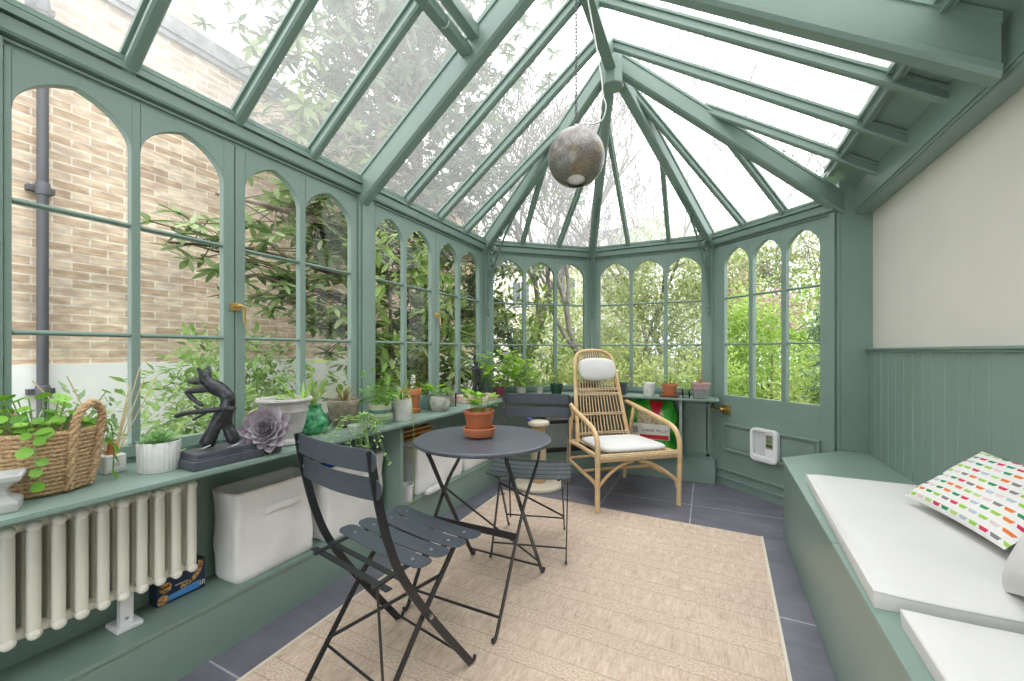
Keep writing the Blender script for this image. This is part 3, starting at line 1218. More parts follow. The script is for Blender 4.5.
for i in range(20):
    a = RND.uniform(0, 2 * PI)
    r = RND.uniform(.004, .030)
    b = V((tx + r * math.cos(a), ty + r * math.sin(a), tz + .10))
    top = b + V((math.cos(a) * r * .9, math.sin(a) * r * .9, RND.uniform(.025, .095)))
    st.tube([b, top], .0014, 4)
    for k in range(2):
        aa = a + RND.uniform(-1.3, 1.3)
        mb.leaf(top, (math.cos(aa), math.sin(aa), RND.uniform(.0, .8)), (0, 0, 1), RND.uniform(.035, .055), RND.uniform(.026, .036), .12, .1, seg=3)
mb.build('foliage', BRIGHT, p, smooth=70)
st.build('stems', STEM, p)

# ================================================================== RATTAN ARMCHAIR
RATTAN = mat('rattan_cane', (.64, .42, .21), .42, col2=(.76, .55, .32), vscale=9, bmp=.05, bscale=60)
RBIND = mat('rattan_binding', (.68, .50, .30), .5, var=.12, vscale=60, bmp=.3, bscale=120)
ROT = math.atan2(-.638, -.77)
rc = thing('rattan_armchair', 'tall-backed blond rattan armchair standing on the tiles by the bay shelf', 'armchair', (-.632, 3.148, .001), ROT)
ROOTM[rc.name] = Matrix.Identity(4)
def cane(name, pts, r, n=10, m=RATTAN, sm=5):
    mb = MB()
    mb.tube(smoothpath(pts, sm) if sm else pts, r, n)
    return mb.build(name, m, rc, smooth=60)
for s in (-1, 1):
    o = cane('front_leg', [(s * .315, .325, .0085 if s > 0 else 0), (s * .316, .330, .20), (s * .317, .335, .40), (s * .315, .322, .485), (s * .311, .265, .548), (s * .300, .12, .585), (s * .286, -.10, .625), (s * .262, -.315, .668)], .0175)
    o['label'] = 'front leg that bends over into the arm'
    cane('rear_leg', [(s * .262, -.345, 0), (s * .266, -.32, .20), (s * .272, -.27, .42), (s * .276, -.205, .640)], .016)
    cane('side_rail', [(s * .300, .315, .372), (s * .275, 0, .365), (s * .262, -.29, .355)], .016)
    cane('side_stretcher', [(s * .312, .318, .125), (s * .306, .27, .185), (s * .285, .0, .19), (s * .264, -.315, .20)], .013)
    cane('arch_brace', [(s * .312, .318, .165), (s * .22, .30, .245), (s * .11, .285, .305), (s * .02, .28, .325)], .011)
    cane('rear_brace', [(s * .262, -.31, .21), (s * .16, -.16, .255), (s * .06, .02, .30), (s * .03, .20, .335)], .010)
    for (x, y, z) in ((.316, .333, .372), (.268, -.285, .36)):
        mb = MB()
        mb.tube([(s * x, y, z - .03), (s * x, y, z + .03)], .0205, 10)
        mb.build('binding', RBIND, rc, smooth=60)
mb = MB()
for k in range(5):
    mb.tube([(-.30, .335 + .006 * math.sin(k), .392 - .0105 * k), (.30, .335 + .006 * math.sin(k), .392 - .0105 * k)], .0075, 8)
mb.build('front_rail', RBIND, rc, smooth=60)
cane('front_bar', [(-.30, .30, .372), (0, .30, .372), (.30, .30, .372)], .014)
cane('rear_rail', [(-.262, -.275, .358), (0, -.275, .358), (.262, -.275, .358)], .014)
cane('cross_stretcher', [(-.285, .0, .19), (0, .0, .196), (.285, .0, .19)], .012)
# back hoop and its spindles
def backpt(x, z):
    """point on the raked back plane"""
    f = (z - .37) / (1.08 - .37)
    return V((x, -.210 - .205 * f - .012 * math.cos(x / .2 * PI / 2), z))
hoop = [backpt(.232, .36), backpt(.215, .60), backpt(.190, .90), backpt(.178, 1.0), backpt(.152, 1.065), backpt(.085, 1.098), backpt(0, 1.104)]
hoop = hoop + [V((-p.x, p.y, p.z)) for p in reversed(hoop[:-1])]
cane('back_hoop', hoop, .0145)
def halfw(z):
    return .232 - (z - .36) * .0778 if z < .9 else .188 - max(0, z - .98) * .25
NS = 15
for i in range(NS):
    f = -1 + 2 * (i + .5) / NS
    zt = 1.09 - .055 * abs(f) ** 3
    mb = MB()
    mb.tube([backpt(f * (halfw(.37)), .36), backpt(f * halfw(.7), .70), backpt(f * halfw(zt) * .97, zt)], .0050, 6)
    mb.build('spindle', RATTAN, rc, smooth=60)
for z in (.425, .575, .735, .775):
    mb = MB()
    for dz in (-.006, .006):
        mb.tube([backpt(-halfw(z), z + dz) + V((0, .007, 0)), backpt(0, z + dz) + V((0, .007, 0)), backpt(halfw(z), z + dz) + V((0, .007, 0))], .0052, 6)
    mb.build('back_band', RBIND, rc, smooth=60)
for i in range(9):
    x = -.22 + .055 * i
    mb = MB()
    mb.tube([(x, .30, .374), (x * .9, -.27, .362)], .006, 6)
    mb.build('seat_cane', RATTAN, rc, smooth=60)
ROOTM[rc.name] = Matrix.Translation(V((-.632, 3.148, .001))) @ Matrix.Rotation(ROT, 4, 'Z')

# cushions: a superellipse pad with a welt round its edge
def pad(mb, M, hw, hd, hh, p=5., crown=.0, nu=40, nv=12, wr=.0, mi=0):
    vs, fs = [], []
    for j in range(nv + 1):
        v = -PI / 2 + PI * j / nv
        cz = math.copysign(abs(math.sin(v)) ** .75, math.sin(v))
        cr = max(1e-3, math.cos(v)) ** .34 if 0 < j < nv else .0
        for i in range(nu):
            u = 2 * PI * i / nu
            c, s = math.cos(u), math.sin(u)
            k = (abs(c) ** p + abs(s) ** p) ** (-1 / p)
            x, y = k * c * cr, k * s * cr
            z = cz * (hh + crown * (1 - x * x) * (1 - y * y))
            w = wr * noise.noise(V((x * 3.1 + hw * 9, y * 3.3, cz * 1.5)))
            vs.append(M @ V((x * hw, y * hd, z + w)))
    for j in range(nv):
        for i in range(nu):
            a, b = j * nu + i, j * nu + (i + 1) % nu
            fs.append((a, b, b + nu, a + nu))
    mb.add(vs, fs, mi)
MC = Matrix.Translation(V((-.632, 3.148, 0))) @ Matrix.Rotation(ROT, 4, 'Z')
mb = MB()
pad(mb, MC @ Matrix.Translation((0, .090, .409)) @ Matrix.Rotation(math.radians(1.3), 4, 'X'), .252, .232, .026, 7, .004)
tag(mb.build('seat_cushion', CUSHW, smooth=70), 'flat white seat cushion on the rattan armchair', 'cushion')
mb = MB()
yb = backpt(0, .94)
pad(mb, MC @ Matrix.Translation((0, yb.y + .052, .945)) @ Matrix.Rotation(math.radians(90 + 15), 4, 'X'), .168, .098, .024, 3.2, .014)
tag(mb.build('head_cushion', CUSHW, smooth=70), 'oval white head cushion tied to the back of the rattan armchair', 'cushion')

# ================================================================== SEAT CUSHIONS AND PILLOWS ON THE BENCH
def mattress(name, label, x0a, x0b, x1, ya, yb, z0, z1):
    """box cushion with a soft crowned top; left edge runs from x0a (near) to x0b (far)"""
    mb = MB()
    N, M_ = 22, 30
    def P(i, j, top):
        v = j / M_
        y = ya + (yb - ya) * v
        xl = x0a + (x0b - x0a) * v
        u = i / N
        x = xl + (x1 - xl) * u
        e = min(u, 1 - u) * (x1 - xl)
        g = min(v, 1 - v) * (yb - ya)
        d = min(e, g)
        z = z1 - .012 * max(0, 1 - d / .03) ** 2 + .006 * min(1, d / .15) + .003 * noise.noise(V((x * 5, y * 4, 1)))
        return V((x, y, z if top else z0))
    vs, fs = [], []
    for j in range(M_ + 1):
        for i in range(N + 1):
            vs.append(P(i, j, True))
    for j in range(M_):
        for i in range(N):
            a = j * (N + 1) + i
            fs.append((a, a + 1, a + N + 2, a + N + 1))
    edge = [i for i in range(N)] + [j * (N + 1) + N for j in range(M_)] + [M_ * (N + 1) + i for i in range(N, 0, -1)] + [j * (N + 1) for j in range(M_, 0, -1)]
    b = len(vs)
    cx, cy = (x0a + x1) / 2, (ya + yb) / 2
    for e in edge:
        p = vs[e]
        out = V((p.x - cx, p.y - cy, 0)).normalized() * .004
        vs.append(V((p.x, p.y, (z0 + z1) / 2)) + out)
    for e in edge:
        p = vs[e]
        vs.append(V((p.x, p.y, z0)))
    n = len(edge)
    for k in range(n):
        a, c = edge[k], edge[(k + 1) % n]
        fs.append((c, a, b + k, b + (k + 1) % n))
        fs.append((b + (k + 1) % n, b + k, b + n + k, b + n + (k + 1) % n))
    fs.append(tuple(b + n + k for k in range(n - 1, -1, -1)))
    mb.add(vs, fs)
    r = mb.build(name, CUSHW, smooth=50)
    tag(r, label, 'cushion', 'white bench cushions')
    w = MB()
    pts = [vs[e] + V((0, 0, -.002)) for e in edge]
    w.tube(pts, .0032, 5, closed=True)
    w.build('piping', CUSHW, r, smooth=60)
    return r
mattress('bench_cushion', 'long white bench cushion farther from the viewer, carrying the patterned pillow', .369, .428, .885, 1.275, 2.335, .4705, .524)
mattress('bench_cushion', 'white bench cushion nearest the viewer, cut off by the lower right corner', .345, .400, .885, .10, 1.215, .4705, .521)

def pillow(name, mats, M, hw, hd, hh, cat, label, pattern=None):
    mb = MB()
    N = 26
    vs, fs = [], []
    for side in (1, -1):
        b = len(vs)
        for j in range(N + 1):
            for i in range(N + 1):
                x, y = -1 + 2 * i / N, -1 + 2 * j / N
                k = (1 - x ** 4) * (1 - y ** 4)
                pin = 1 - .045 * (1 - abs(x)) * abs(y) ** 3 - .0
                z = side * hh * max(0, k) ** .55 + .004 * noise.noise(V((x * 2.2, y * 2.2, side * 3)))
                sx = 1 - .05 * (1 - abs(y) ** 2)
                sy = 1 - .05 * (1 - abs(x) ** 2)
                vs.append(M @ V((x * hw * sx, y * hd * sy, z)))
        for j in range(N):
            for i in range(N):
                a = b + j * (N + 1) + i
                f = (a, a + 1, a + N + 2, a + N + 1)
                fs.append(f if side > 0 else f[::-1])
    mb.add(vs, fs)
    o = mb.build(name, mats, smooth=70)
    uv = o.data.uv_layers.new(name='weave')
    vi = {}
    n1 = (N + 1) ** 2
    for lp in o.data.loops:
        k = lp.vertex_index % n1
        uv.data[lp.index].uv = ((k % (N + 1)) / N, (k // (N + 1)) / N)
    return tag(o, label, cat)

def pillow_mat():
    """white cloth printed with rows of small coloured flags"""
    m, nt, b, o = nmat('printed_cotton')
    uvn = node(nt, 'ShaderNodeUVMap')
    uvn.uv_map = 'weave'
    sp = node(nt, 'ShaderNodeSeparateXYZ')
    nt.links.new(uvn.outputs[0], sp.inputs[0])
    def math_(op, a, b_=None, c_=None):
        n = node(nt, 'ShaderNodeMath', operation=op)
        for i, x in enumerate((a, b_, c_)):
            if x is None:
                continue
            if isinstance(x, (int, float)):
                n.inputs[i].default_value = x
            else:
                nt.links.new(x, n.inputs[i])
        return n.outputs[0]
    U, Vv = sp.outputs[0], sp.outputs[1]
    rows = math_('MULTIPLY', U, 10.)
    rowi = math_('FLOOR', rows)
    rowf = math_('FRACT', rows)
    off = math_('FRACT', math_('MULTIPLY', rowi, .618))
    cols = math_('ADD', math_('MULTIPLY', Vv, 11.), off)
    coli = math_('FLOOR', cols)
    colf = math_('FRACT', cols)
    wn = node(nt, 'ShaderNodeTexWhiteNoise', noise_dimensions='2D')
    cb = node(nt, 'ShaderNodeCombineXYZ')
    nt.links.new(rowi, cb.inputs[0])
    nt.links.new(coli, cb.inputs[1])
    nt.links.new(cb.outputs[0], wn.inputs['Vector'])
    r = node(nt, 'ShaderNodeValToRGB')
    r.color_ramp.interpolation = 'CONSTANT'
    pal = [(0, (.62, .03, .10)), (.14, (.75, .18, .03)), (.30, (.30, .55, .07)), (.46, (.02, .26, .10)), (.60, (.42, .50, .56)), (.72, (.22, .20, .20)), (.84, (.70, .55, .58)), (.93, (.45, .62, .20))]
    el = r.color_ramp.elements
    while len(el) < len(pal):
        el.new(.5)
    for e, (p_, c) in zip(el, pal):
        e.position = p_
        e.color = (*c, 1)
    nt.links.new(wn.outputs['Value'], r.inputs['Fac'])
    # a flag: a band of the row, its sides slanting inwards
    t = math_('SUBTRACT', rowf, .30)
    inr = math_('MULTIPLY', math_('GREATER_THAN', t, 0), math_('LESS_THAN', t, .36))
    slant = math_('MULTIPLY', t, .42)
    left = math_('GREATER_THAN', colf, math_('ADD', slant, .05))
    right = math_('LESS_THAN', colf, math_('SUBTRACT', .95, slant))
    msk = math_('MULTIPLY', inr, math_('MULTIPLY', left, right))
    mx = node(nt, 'ShaderNodeMixRGB')
    nt.links.new(msk, mx.inputs[0])
    mx.inputs[1].default_value = (.78, .76, .74, 1)
    nt.links.new(r.outputs[0], mx.inputs[2])
    nt.links.new(mx.outputs[0], b.inputs['Base Color'])
    b.inputs['Roughness'].default_value = .9
    return m
def frame(x, y, o):
    x = V(x).normalized()
    y = (V(y) - x * V(y).dot(x)).normalized()
    z = x.cross(y)
    return Matrix(((x.x, y.x, z.x, o[0]), (x.y, y.y, z.y, o[1]), (x.z, y.z, z.z, o[2]), (0, 0, 0, 1)))
# printed pillow: long side along the bench, leaning back on the boarding
lo0, lo1 = V((.664, 1.995, .540)), V((.724, 1.555, .540))
up0 = V((.862, 2.10, .712))
ay = (lo0 - lo1).normalized()
ax = -(up0 - lo0)
ax = (ax - ay * ax.dot(ay)).normalized()
fm = frame(ax, ay, ((lo0 + lo1) / 2 - ax * .142 + V((0, 0, .022))))
pillow('pillow', pillow_mat(), fm, .142, .218, .034, 'pillow', 'white pillow printed with rows of small coloured flags, leaning on the panelled wall')
fm = frame((.513, .20, .835), (.24, .97, -.08), (.722, 1.225, .755))
pillow('pillow', CUSHW, fm, .205, .225, .055, 'pillow', 'plain white pillow at the right edge of the picture on the bench')
# ================================================================== PENDANT LAMP
def mercury_mat():
    m, nt, b, o = nmat('mottled_mercury_glass')
    v = coords(nt)
    a = noise_tex(nt, v, 7, 5, .6)
    s = noise_tex(nt, v, 120, 2, .5)
    c1 = ramp(nt, a, [(.32, (.13, .115, .105)), (.5, (.26, .24, .225)), (.68, (.24, .195, .11))])
    c2 = ramp(nt, s, [(.45, (.78, .78, .78)), (.62, (1.25, 1.25, 1.25))])
    mx = node(nt, 'ShaderNodeMixRGB', blend_type='MULTIPLY')
    mx.inputs[0].default_value = .8
    nt.links.new(c1, mx.inputs[1])
    nt.links.new(c2, mx.inputs[2])
    nt.links.new(mx.outputs[0], b.inputs['Base Color'])
    b.inputs['Metallic'].default_value = .55
    b.inputs['Roughness'].default_value = .32
    return m
lx, ly, lz0 = -.55, 1.82, 2.002
lamp = thing('pendant_lamp', 'mottled silver glass globe lamp hanging by a chain from the ridge', 'lamp', (lx, ly, lz0 - .13))
R0 = .131
prof = []
for i in range(0, 25):
    a = -PI / 2 + .36 + (PI - .36 - .12) * i / 24
    prof.append((R0 * math.cos(a), R0 * 1.02 * math.sin(a)))
ins_ = [(max(0.004, r - .004), z + (.001 if z < 0 else -.003)) for r, z in reversed(prof)]
mb = MB()
TILT = Matrix.Rotation(math.radians(15), 4, V((-1.82, -.55, 0)).normalized())
mb.lathe(prof + ins_, (0, 0, 0), 48, 0, TILT)
mb.v = [p + V((lx, ly, lz0)) for p in mb.v]
mb.build('glass_globe', mercury_mat(), lamp, smooth=70)
mb = MB()
zt = lz0 + R0 * 1.02
mb.lathe([(0, -.012), (.020, -.010), (.024, 0), (.018, .008), (.011, .012), (.010, .024), (.004, .028), (0, .028)], (lx, ly, zt - .004), 16)
mb.build('cap', mat('brushed_steel', (.55, .54, .52), .35, metal=.9), lamp, smooth=45)
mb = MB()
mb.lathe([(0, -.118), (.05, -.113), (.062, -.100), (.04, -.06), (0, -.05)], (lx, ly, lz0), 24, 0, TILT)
mb.build('opening_disc', mat('opal_disc', (.85, .84, .80), .3), lamp, smooth=60)  # white disc closing the opening, stands in for the globe's bright interior
mb = MB()
z = zt + .024
k = 0
while z < 2.87:
    ax = V((1, 0, 0)) if k % 2 else V((0, 1, 0))
    pts = [V((lx, ly, z + .009)) + ax * (.0052 * math.cos(q)) + ZUP * (.0105 * math.sin(q)) for q in [2 * PI * i / 10 for i in range(10)]]
    mb.tube(pts, .0024, 5, closed=True)
    z += .0165
    k += 1
mb.build('chain', mat('chain_steel', (.12, .12, .12), .4, metal=.7), lamp, smooth=60)
mb = MB()
mb.tube(smoothpath([(lx + .012, ly, zt + .018), (lx + .05, ly - .004, zt + .012), (lx + .085, ly - .01, zt - .002), (lx + .125, ly - .012, zt + .006), (lx + .142, ly - .012, zt + .06),
                    (lx + .128, ly - .01, zt + .12), (lx + .12, ly - .008, zt + .20), (lx + .085, ly - .005, zt + .42), (lx + .045, ly, zt + .64), (lx + .02, ly + .002, 2.885)], 5), .0034, 6)
mb.build('flex', mat('white_flex', (.75, .75, .73), .5), lamp, smooth=60)

# ================================================================== RADIATOR
RADM = mat('cream_enamel', (.86, .84, .75), .3)
rad = thing('radiator', 'cream column radiator under the window shelf', 'radiator', (-1.69, .42, .20))
RZ0, RZ1 = .318, .638
ys = [.788 - .0465 * i for i in range(16)]
for y in ys:
    mb = MB()
    for k, x in enumerate((-1.648, -1.683, -1.718)):
        pts = [(x, y, RZ0 + .016), (x, y, RZ0 + .03), (x, y, RZ1 - .03), (x, y, RZ1 - .016)]
        mb.tube(pts, [.010, .0145, .0145, .010], 12)
    for z in (RZ0 + .014, RZ1 - .014):
        mb.tube([(-1.630, y, z), (-1.637, y, z), (-1.729, y, z), (-1.736, y, z)], [.008, .0145, .0145, .008], 12)
        mb.tube([(-1.683, y - .0233, z), (-1.683, y + .0233, z)], .017, 10)
    mb.build('section', RADM, rad, smooth=60)
mb = MB()
mb.box((-1.716, .610, .215), (-1.690, .645, .335))
mb.build('bracket', WHITEP, rad, bevel=.003)
mb = MB()
mb.box((-1.755, .596, .2005), (-1.672, .664, .216))
mb.build('foot', WHITEP, rad, bevel=.004)
mb = MB()
mb.tube([(-1.690, .627, .30), (-1.6885, .627, .30)], .005, 10)
mb.tube([(-1.690, .627, .235), (-1.6885, .627, .235)], .005, 10)
mb.build('screw', mat('screw_steel', (.4, .4, .4), .4, metal=.8), rad, smooth=50)

# ================================================================== THINGS ON THE PLINTH
# biscuit carton: dark blue with a photo of biscuits and a light blue band
def carton_mat():
    m, nt, b, o = nmat('biscuit_carton_print')
    t = node(nt, 'ShaderNodeTexCoord')
    s = node(nt, 'ShaderNodeSeparateXYZ')
    nt.links.new(t.outputs['Object'], s.inputs[0])
    def M(op, a, c=None):
        n = node(nt, 'ShaderNodeMath', operation=op)
        for i, x in enumerate((a, c)):
            if x is None:
                continue
            if isinstance(x, (int, float)):
                n.inputs[i].default_value = x
            else:
                nt.links.new(x, n.inputs[i])
        return n.outputs[0]
    Y, Z = s.outputs[1], s.outputs[2]
    band = M('LESS_THAN', Z, M('ADD', M('MULTIPLY', Y, .10), .030))
    band = M('MULTIPLY', band, M('GREATER_THAN', Z, .008))
    band = M('MULTIPLY', band, M('GREATER_THAN', Y, -.045))
    band = M('MULTIPLY', band, M('LESS_THAN', Y, .055))
    # biscuits: one ring of an arc on the right, a cluster at the left corner
    def disc(cy, cz, r0, r1):
        d = M('SQRT', M('ADD', M('POWER', M('SUBTRACT', Y, cy), 2.), M('POWER', M('SUBTRACT', Z, cz), 2.)))
        return M('MULTIPLY', M('LESS_THAN', d, r1), M('GREATER_THAN', d, r0))
    bis = M('MULTIPLY', disc(.0, .10, .052, .068), M('GREATER_THAN', Y, -.005))
    bis = M('MAXIMUM', bis, disc(-.050, .058, 0, .018))
    bis = M('MAXIMUM', bis, disc(-.058, .018, 0, .017))
    bis = M('MULTIPLY', bis, M('LESS_THAN', Z, .11))
    nz = noise_tex(nt, coords(nt), 90, 3)
    bc = ramp(nt, nz, [(.38, (.09, .035, .015)), (.52, (.55, .28, .10)), (.65, (.75, .50, .26))])
    m1 = node(nt, 'ShaderNodeMixRGB')
    nt.links.new(band, m1.inputs[0])
    m1.inputs[1].default_value = (.022, .035, .075, 1)
    m1.inputs[2].default_value = (.10, .33, .72, 1)
    m2 = node(nt, 'ShaderNodeMixRGB')
    nt.links.new(bis, m2.inputs[0])
    nt.links.new(m1.outputs[0], m2.inputs[1])
    nt.links.new(bc, m2.inputs[2])
    nt.links.new(m2.outputs[0], b.inputs['Base Color'])
    b.inputs['Roughness'].default_value = .3
    return m
cb = thing('biscuit_box', 'dark blue biscuit carton tucked beneath the end of the radiator', 'box', (-1.69, .80, .2005))
ROOTM[cb.name] = Matrix.Translation(V((-1.76, .797, .2005)))
cb.location = (-1.76, .797, .2005)
mb = MB()
mb.box((-1.785, .722, .2005), (-1.728, .872, .312))
mb.build('carton', carton_mat(), cb, bevel=.0015)
mb = MB()
for y in (.853, .860, .866):
    mb.box((-1.7275, y, .214), (-1.7270, y + .003, .232))
mb.box((-1.7275, .775, .252), (-1.7270, .815, .2545))
mb.build('lettering', mat('white_print', (.8, .8, .8), .4), cb)

# canvas storage bins
def canvas_bin(label, x0, x1, y0, y1, z0, z1, name='canvas_bin', handle=True, fill=None):
    t = thing(name, label, 'basket', ((x0 + x1) / 2, (y0 + y1) / 2, z0), 0, 'white canvas storage bins')
    mb = MB()
    r = .022
    def loop(z, grow, w):
        pts = []
        hx, hy = (x1 - x0) / 2 + grow, (y1 - y0) / 2 + grow
        cx, cy = (x0 + x1) / 2, (y0 + y1) / 2
        for a, b in rrect(0, 0, hx, hy, r, 4):
            # subdivide later by noise
            pts.append(V((cx + a, cy + b, z)))
        # densify
        out = []
        for i in range(len(pts)):
            p, q = pts[i], pts[(i + 1) % len(pts)]
            n = 9 if i % 5 == 4 else 1
            for k in range(n):
                out.append(p.lerp(q, k / n))
        if w:
            out = [p + V((p.x - cx, p.y - cy, 0)).normalized() * w * (noise.noise(V((p.x * 9, p.y * 9, p.z * 6 + x1 * 37))) + .6 * noise.noise(V((p.x * 24, p.y * 24, p.z * 13 + y0 * 31)))) for p in out]
        return out
    zs = [z0, z0 + .012] + [z0 + .012 + (z1 - z0 - .012) * k / 9 for k in range(1, 10)]
    loops = [loop(z, (-.014 if k == 0 else -.008 + .008 * (z - z0) / (z1 - z0)), (.014 if 0 < k < len(zs) - 1 else .004)) for k, z in enumerate(zs)]
    ins = [loop(z, -.006 - .002, .003) for z in (z1, z1 - .08, z0 + .015)]
    n = len(loops[0])
    L = loops + [l for l in ins if len(l) == n]
    vs = [p for l in L for p in l]
    fs = [tuple(range(n - 1, -1, -1))]
    for i in range(len(L) - 1):
        for k in range(n):
            a, b = i * n + k, i * n + (k + 1) % n
            fs.append((a, b, b + n, a + n))
    fs.append(tuple(range((len(L) - 1) * n, len(L) * n)))
    mb.add(vs, fs)
    mb.build('bin_body', CANVAS, t, smooth=50)
    hm = MB()
    hm.tube([p + ZUP * .001 for p in loops[-1]], .0045, 6, closed=True)
    hm.build('rim_binding', mat('canvas_hem', (.66, .60, .54), .95), t, smooth=60)
    if handle:
        h = MB()
        cy = (y0 + y1) / 2 + .01
        zc = z1 - .088
        h.ribbon(smoothpath([(x1 + .004, cy - .075, zc - .006), (x1 + .012, cy - .045, zc + .001), (x1 + .015, cy, zc + .003), (x1 + .012, cy + .045, zc + .001), (x1 + .004, cy + .075, zc - .006)], 4), .026, .003, ZUP)
        h.build('handle', CANVAS, t, smooth=50)
    return t
canvas_bin('white canvas bin standing open next to the radiator, with a strap handle', -1.775, -1.606, .912, 1.262, .2005, .548)
canvas_bin('white canvas bin holding dark red and blue things, behind the nearest chair back', -1.775, -1.585, 1.310, 1.675, .2005, .548, handle=True)
canvas_bin('long white canvas bin on the plinth behind the round table', -1.78, -1.60, 1.965, 2.50, .2005, .50, handle=False)
canvas_bin('white canvas bin on the plinth farthest along the left wall, near the scratching post', -1.78, -1.61, 2.53, 2.91, .2005, .47, handle=False)
mb = MB()
mb.box((-1.735, 1.50, .36), (-1.630, 1.630, .566))
tag(mb.build('storage_box', mat('maroon_card', (.16, .035, .04), .7), bevel=.004), 'dark red box sticking up out of the white canvas bin below the trailing plants', 'box')
mb = MB()
mb.box((-1.70, 1.335, .36), (-1.64, 1.47, .552))
tag(mb.build('folder', mat('blue_folder', (.02, .10, .42), .4), bevel=.003), 'bright blue folder in the white canvas bin, glimpsed between the chair slats', 'folder')
t = thing('wooden_crate', 'orange brown wooden slats sticking up behind the round table under the shelf', 'crate', (-1.70, 2.0, .45))
WOODO = mat('orange_wood', (.50, .23, .06), .6, var=.2, vscale=8)
for k, (y, z) in enumerate(((1.90, .60), (1.92, .572), (1.94, .545))):
    mb = MB()
    mb.bar((-1.76, y, z - .02), (-1.63, y + .22, z + .02), .05, .012)
    mb.build('slat', WOODO, t, bevel=.002)
mb = MB()
for y in (1.93, 2.09):
    mb.bar((-1.70, y, .42), (-1.70, y, .60), .02, .02)
mb.build('post', WOODO, t)
t = thing('utility_basket', 'small white slotted plastic basket on the plinth just past the shelf divider', 'basket', (-1.63, 1.90, .2005))
mb = MB()
mb.lathe([(0, 0), (.036, 0), (.040, .085), (.044, .087), (.044, .098), (.039, .098), (.033, .004), (0, .004)], (-1.63, 1.90, .2005), 28, mod=lambda a, z: 1 + (.05 * math.copysign(1, math.sin(14 * a)) if .002 < z < .084 else 0))
mb.build('basket_body', WHITEP, t, smooth=30)
# folded white bag slumped at the foot of the bins
mb = MB()
pad(mb, Matrix.Translation((-1.568, 2.12, .222)) @ Matrix.Rotation(.08, 4, 'Z'), .022, .13, .014, 3, .006, wr=.008)
tag(mb.build('plastic_bag', mat('white_polythene', (.75, .75, .76), .35), smooth=60), 'crumpled white plastic bag lying on the plinth in front of the long canvas bin', 'bag')

# ------------------------------------------------ scratching post
CX, CY = -1.240, 3.055
sp = thing('scratching_post', 'cat scratching post with cream round base and wooden column, behind the folding chairs', 'scratching post', (CX, CY, .0))
CARPET = mat('cream_plush', (.66, .60, .48), .95, bmp=.5, bscale=90)
mb = MB()
mb.lathe([(0, .001), (.196, .001), (.203, .006), (.203, .024), (.196, .031), (0, .031)], (CX, CY, 0), 44)
mb.build('base', CARPET, sp, smooth=40)
mb = MB()
mb.lathe([(0, .031), (.055, .031), (.055, .495), (0, .495)], (CX, CY, 0), 28, mod=lambda a, z: 1)
mb.build('column', mat('pale_wood', (.58, .40, .22), .6, col2=(.50, .33, .17), vscale=12), sp, smooth=40)
mb = MB()
for k in range(20):
    z = .18 + k * .012
    mb.tube([V((CX, CY, z)) + V((math.cos(q), math.sin(q), 0)) * .057 for q in [2 * PI * i / 24 for i in range(24)]], .0058, 6, closed=True)
mb.build('sisal_wrap', mat('sisal_rope', (.60, .50, .34), .95, bmp=.4, bscale=150), sp, smooth=60)
mb = MB()
mb.lathe([(0, .495), (.080, .495), (.088, .502), (.088, .520), (.080, .528), (0, .530)], (CX, CY, 0), 32)
mb.build('platform', CARPET, sp, smooth=40)
mb = MB()
mb.sphere((CX - .062, CY - .05, .546), (.022, .022, .017), 12, 8)
tag(mb.build('toy_ball', mat('violet_felt', (.10, .07, .32), .9), smooth=60), 'small violet toy on top of the scratching post', 'toy')

# ------------------------------------------------ bay plinth contents
def onS(W, u, w, z):
    return W.at(u, w, z)
t = thing('storage_trolley', 'grey plastic storage box with dark rim on the bay plinth left of the rattan armchair', 'box', S1.at(.77, .10, .2005))
GREYP = mat('mid_grey_plastic', (.26, .28, .28), .5, var=.1)
DK = mat('dark_plastic', (.018, .02, .022), .4)
mb = MB()
S1.box(mb, .47, 1.00, .03, .19, .235, .455)
mb.build('tub', GREYP, t, bevel=.012)
mb = MB()
S1.box(mb, .465, 1.005, .025, .195, .455, .478)
mb.build('rim', DK, t, bevel=.004)
mb = MB()
S1.box(mb, .475, .995, .035, .195, .2005, .235)
mb.build('base', DK, t, bevel=.003)
mb = MB()
pts = [S1.at(.76 + dx, .197, .235 + dz) for dx, dz in ((-.03, 0), (-.02, .022), (0, .03), (.02, .022), (.03, 0))]
mb.tube(pts, .008, 6)
mb.build('catch', DK, t, smooth=50)
mb = MB()
S1.box(mb, .52, .96, .04, .185, .4785, .53)
tag(mb.build('folded_cloth', mat('grey_felt', (.36, .36, .36), .95, var=.15), bevel=.015), 'folded grey cloth lying on the lid of the grey storage box', 'cloth')

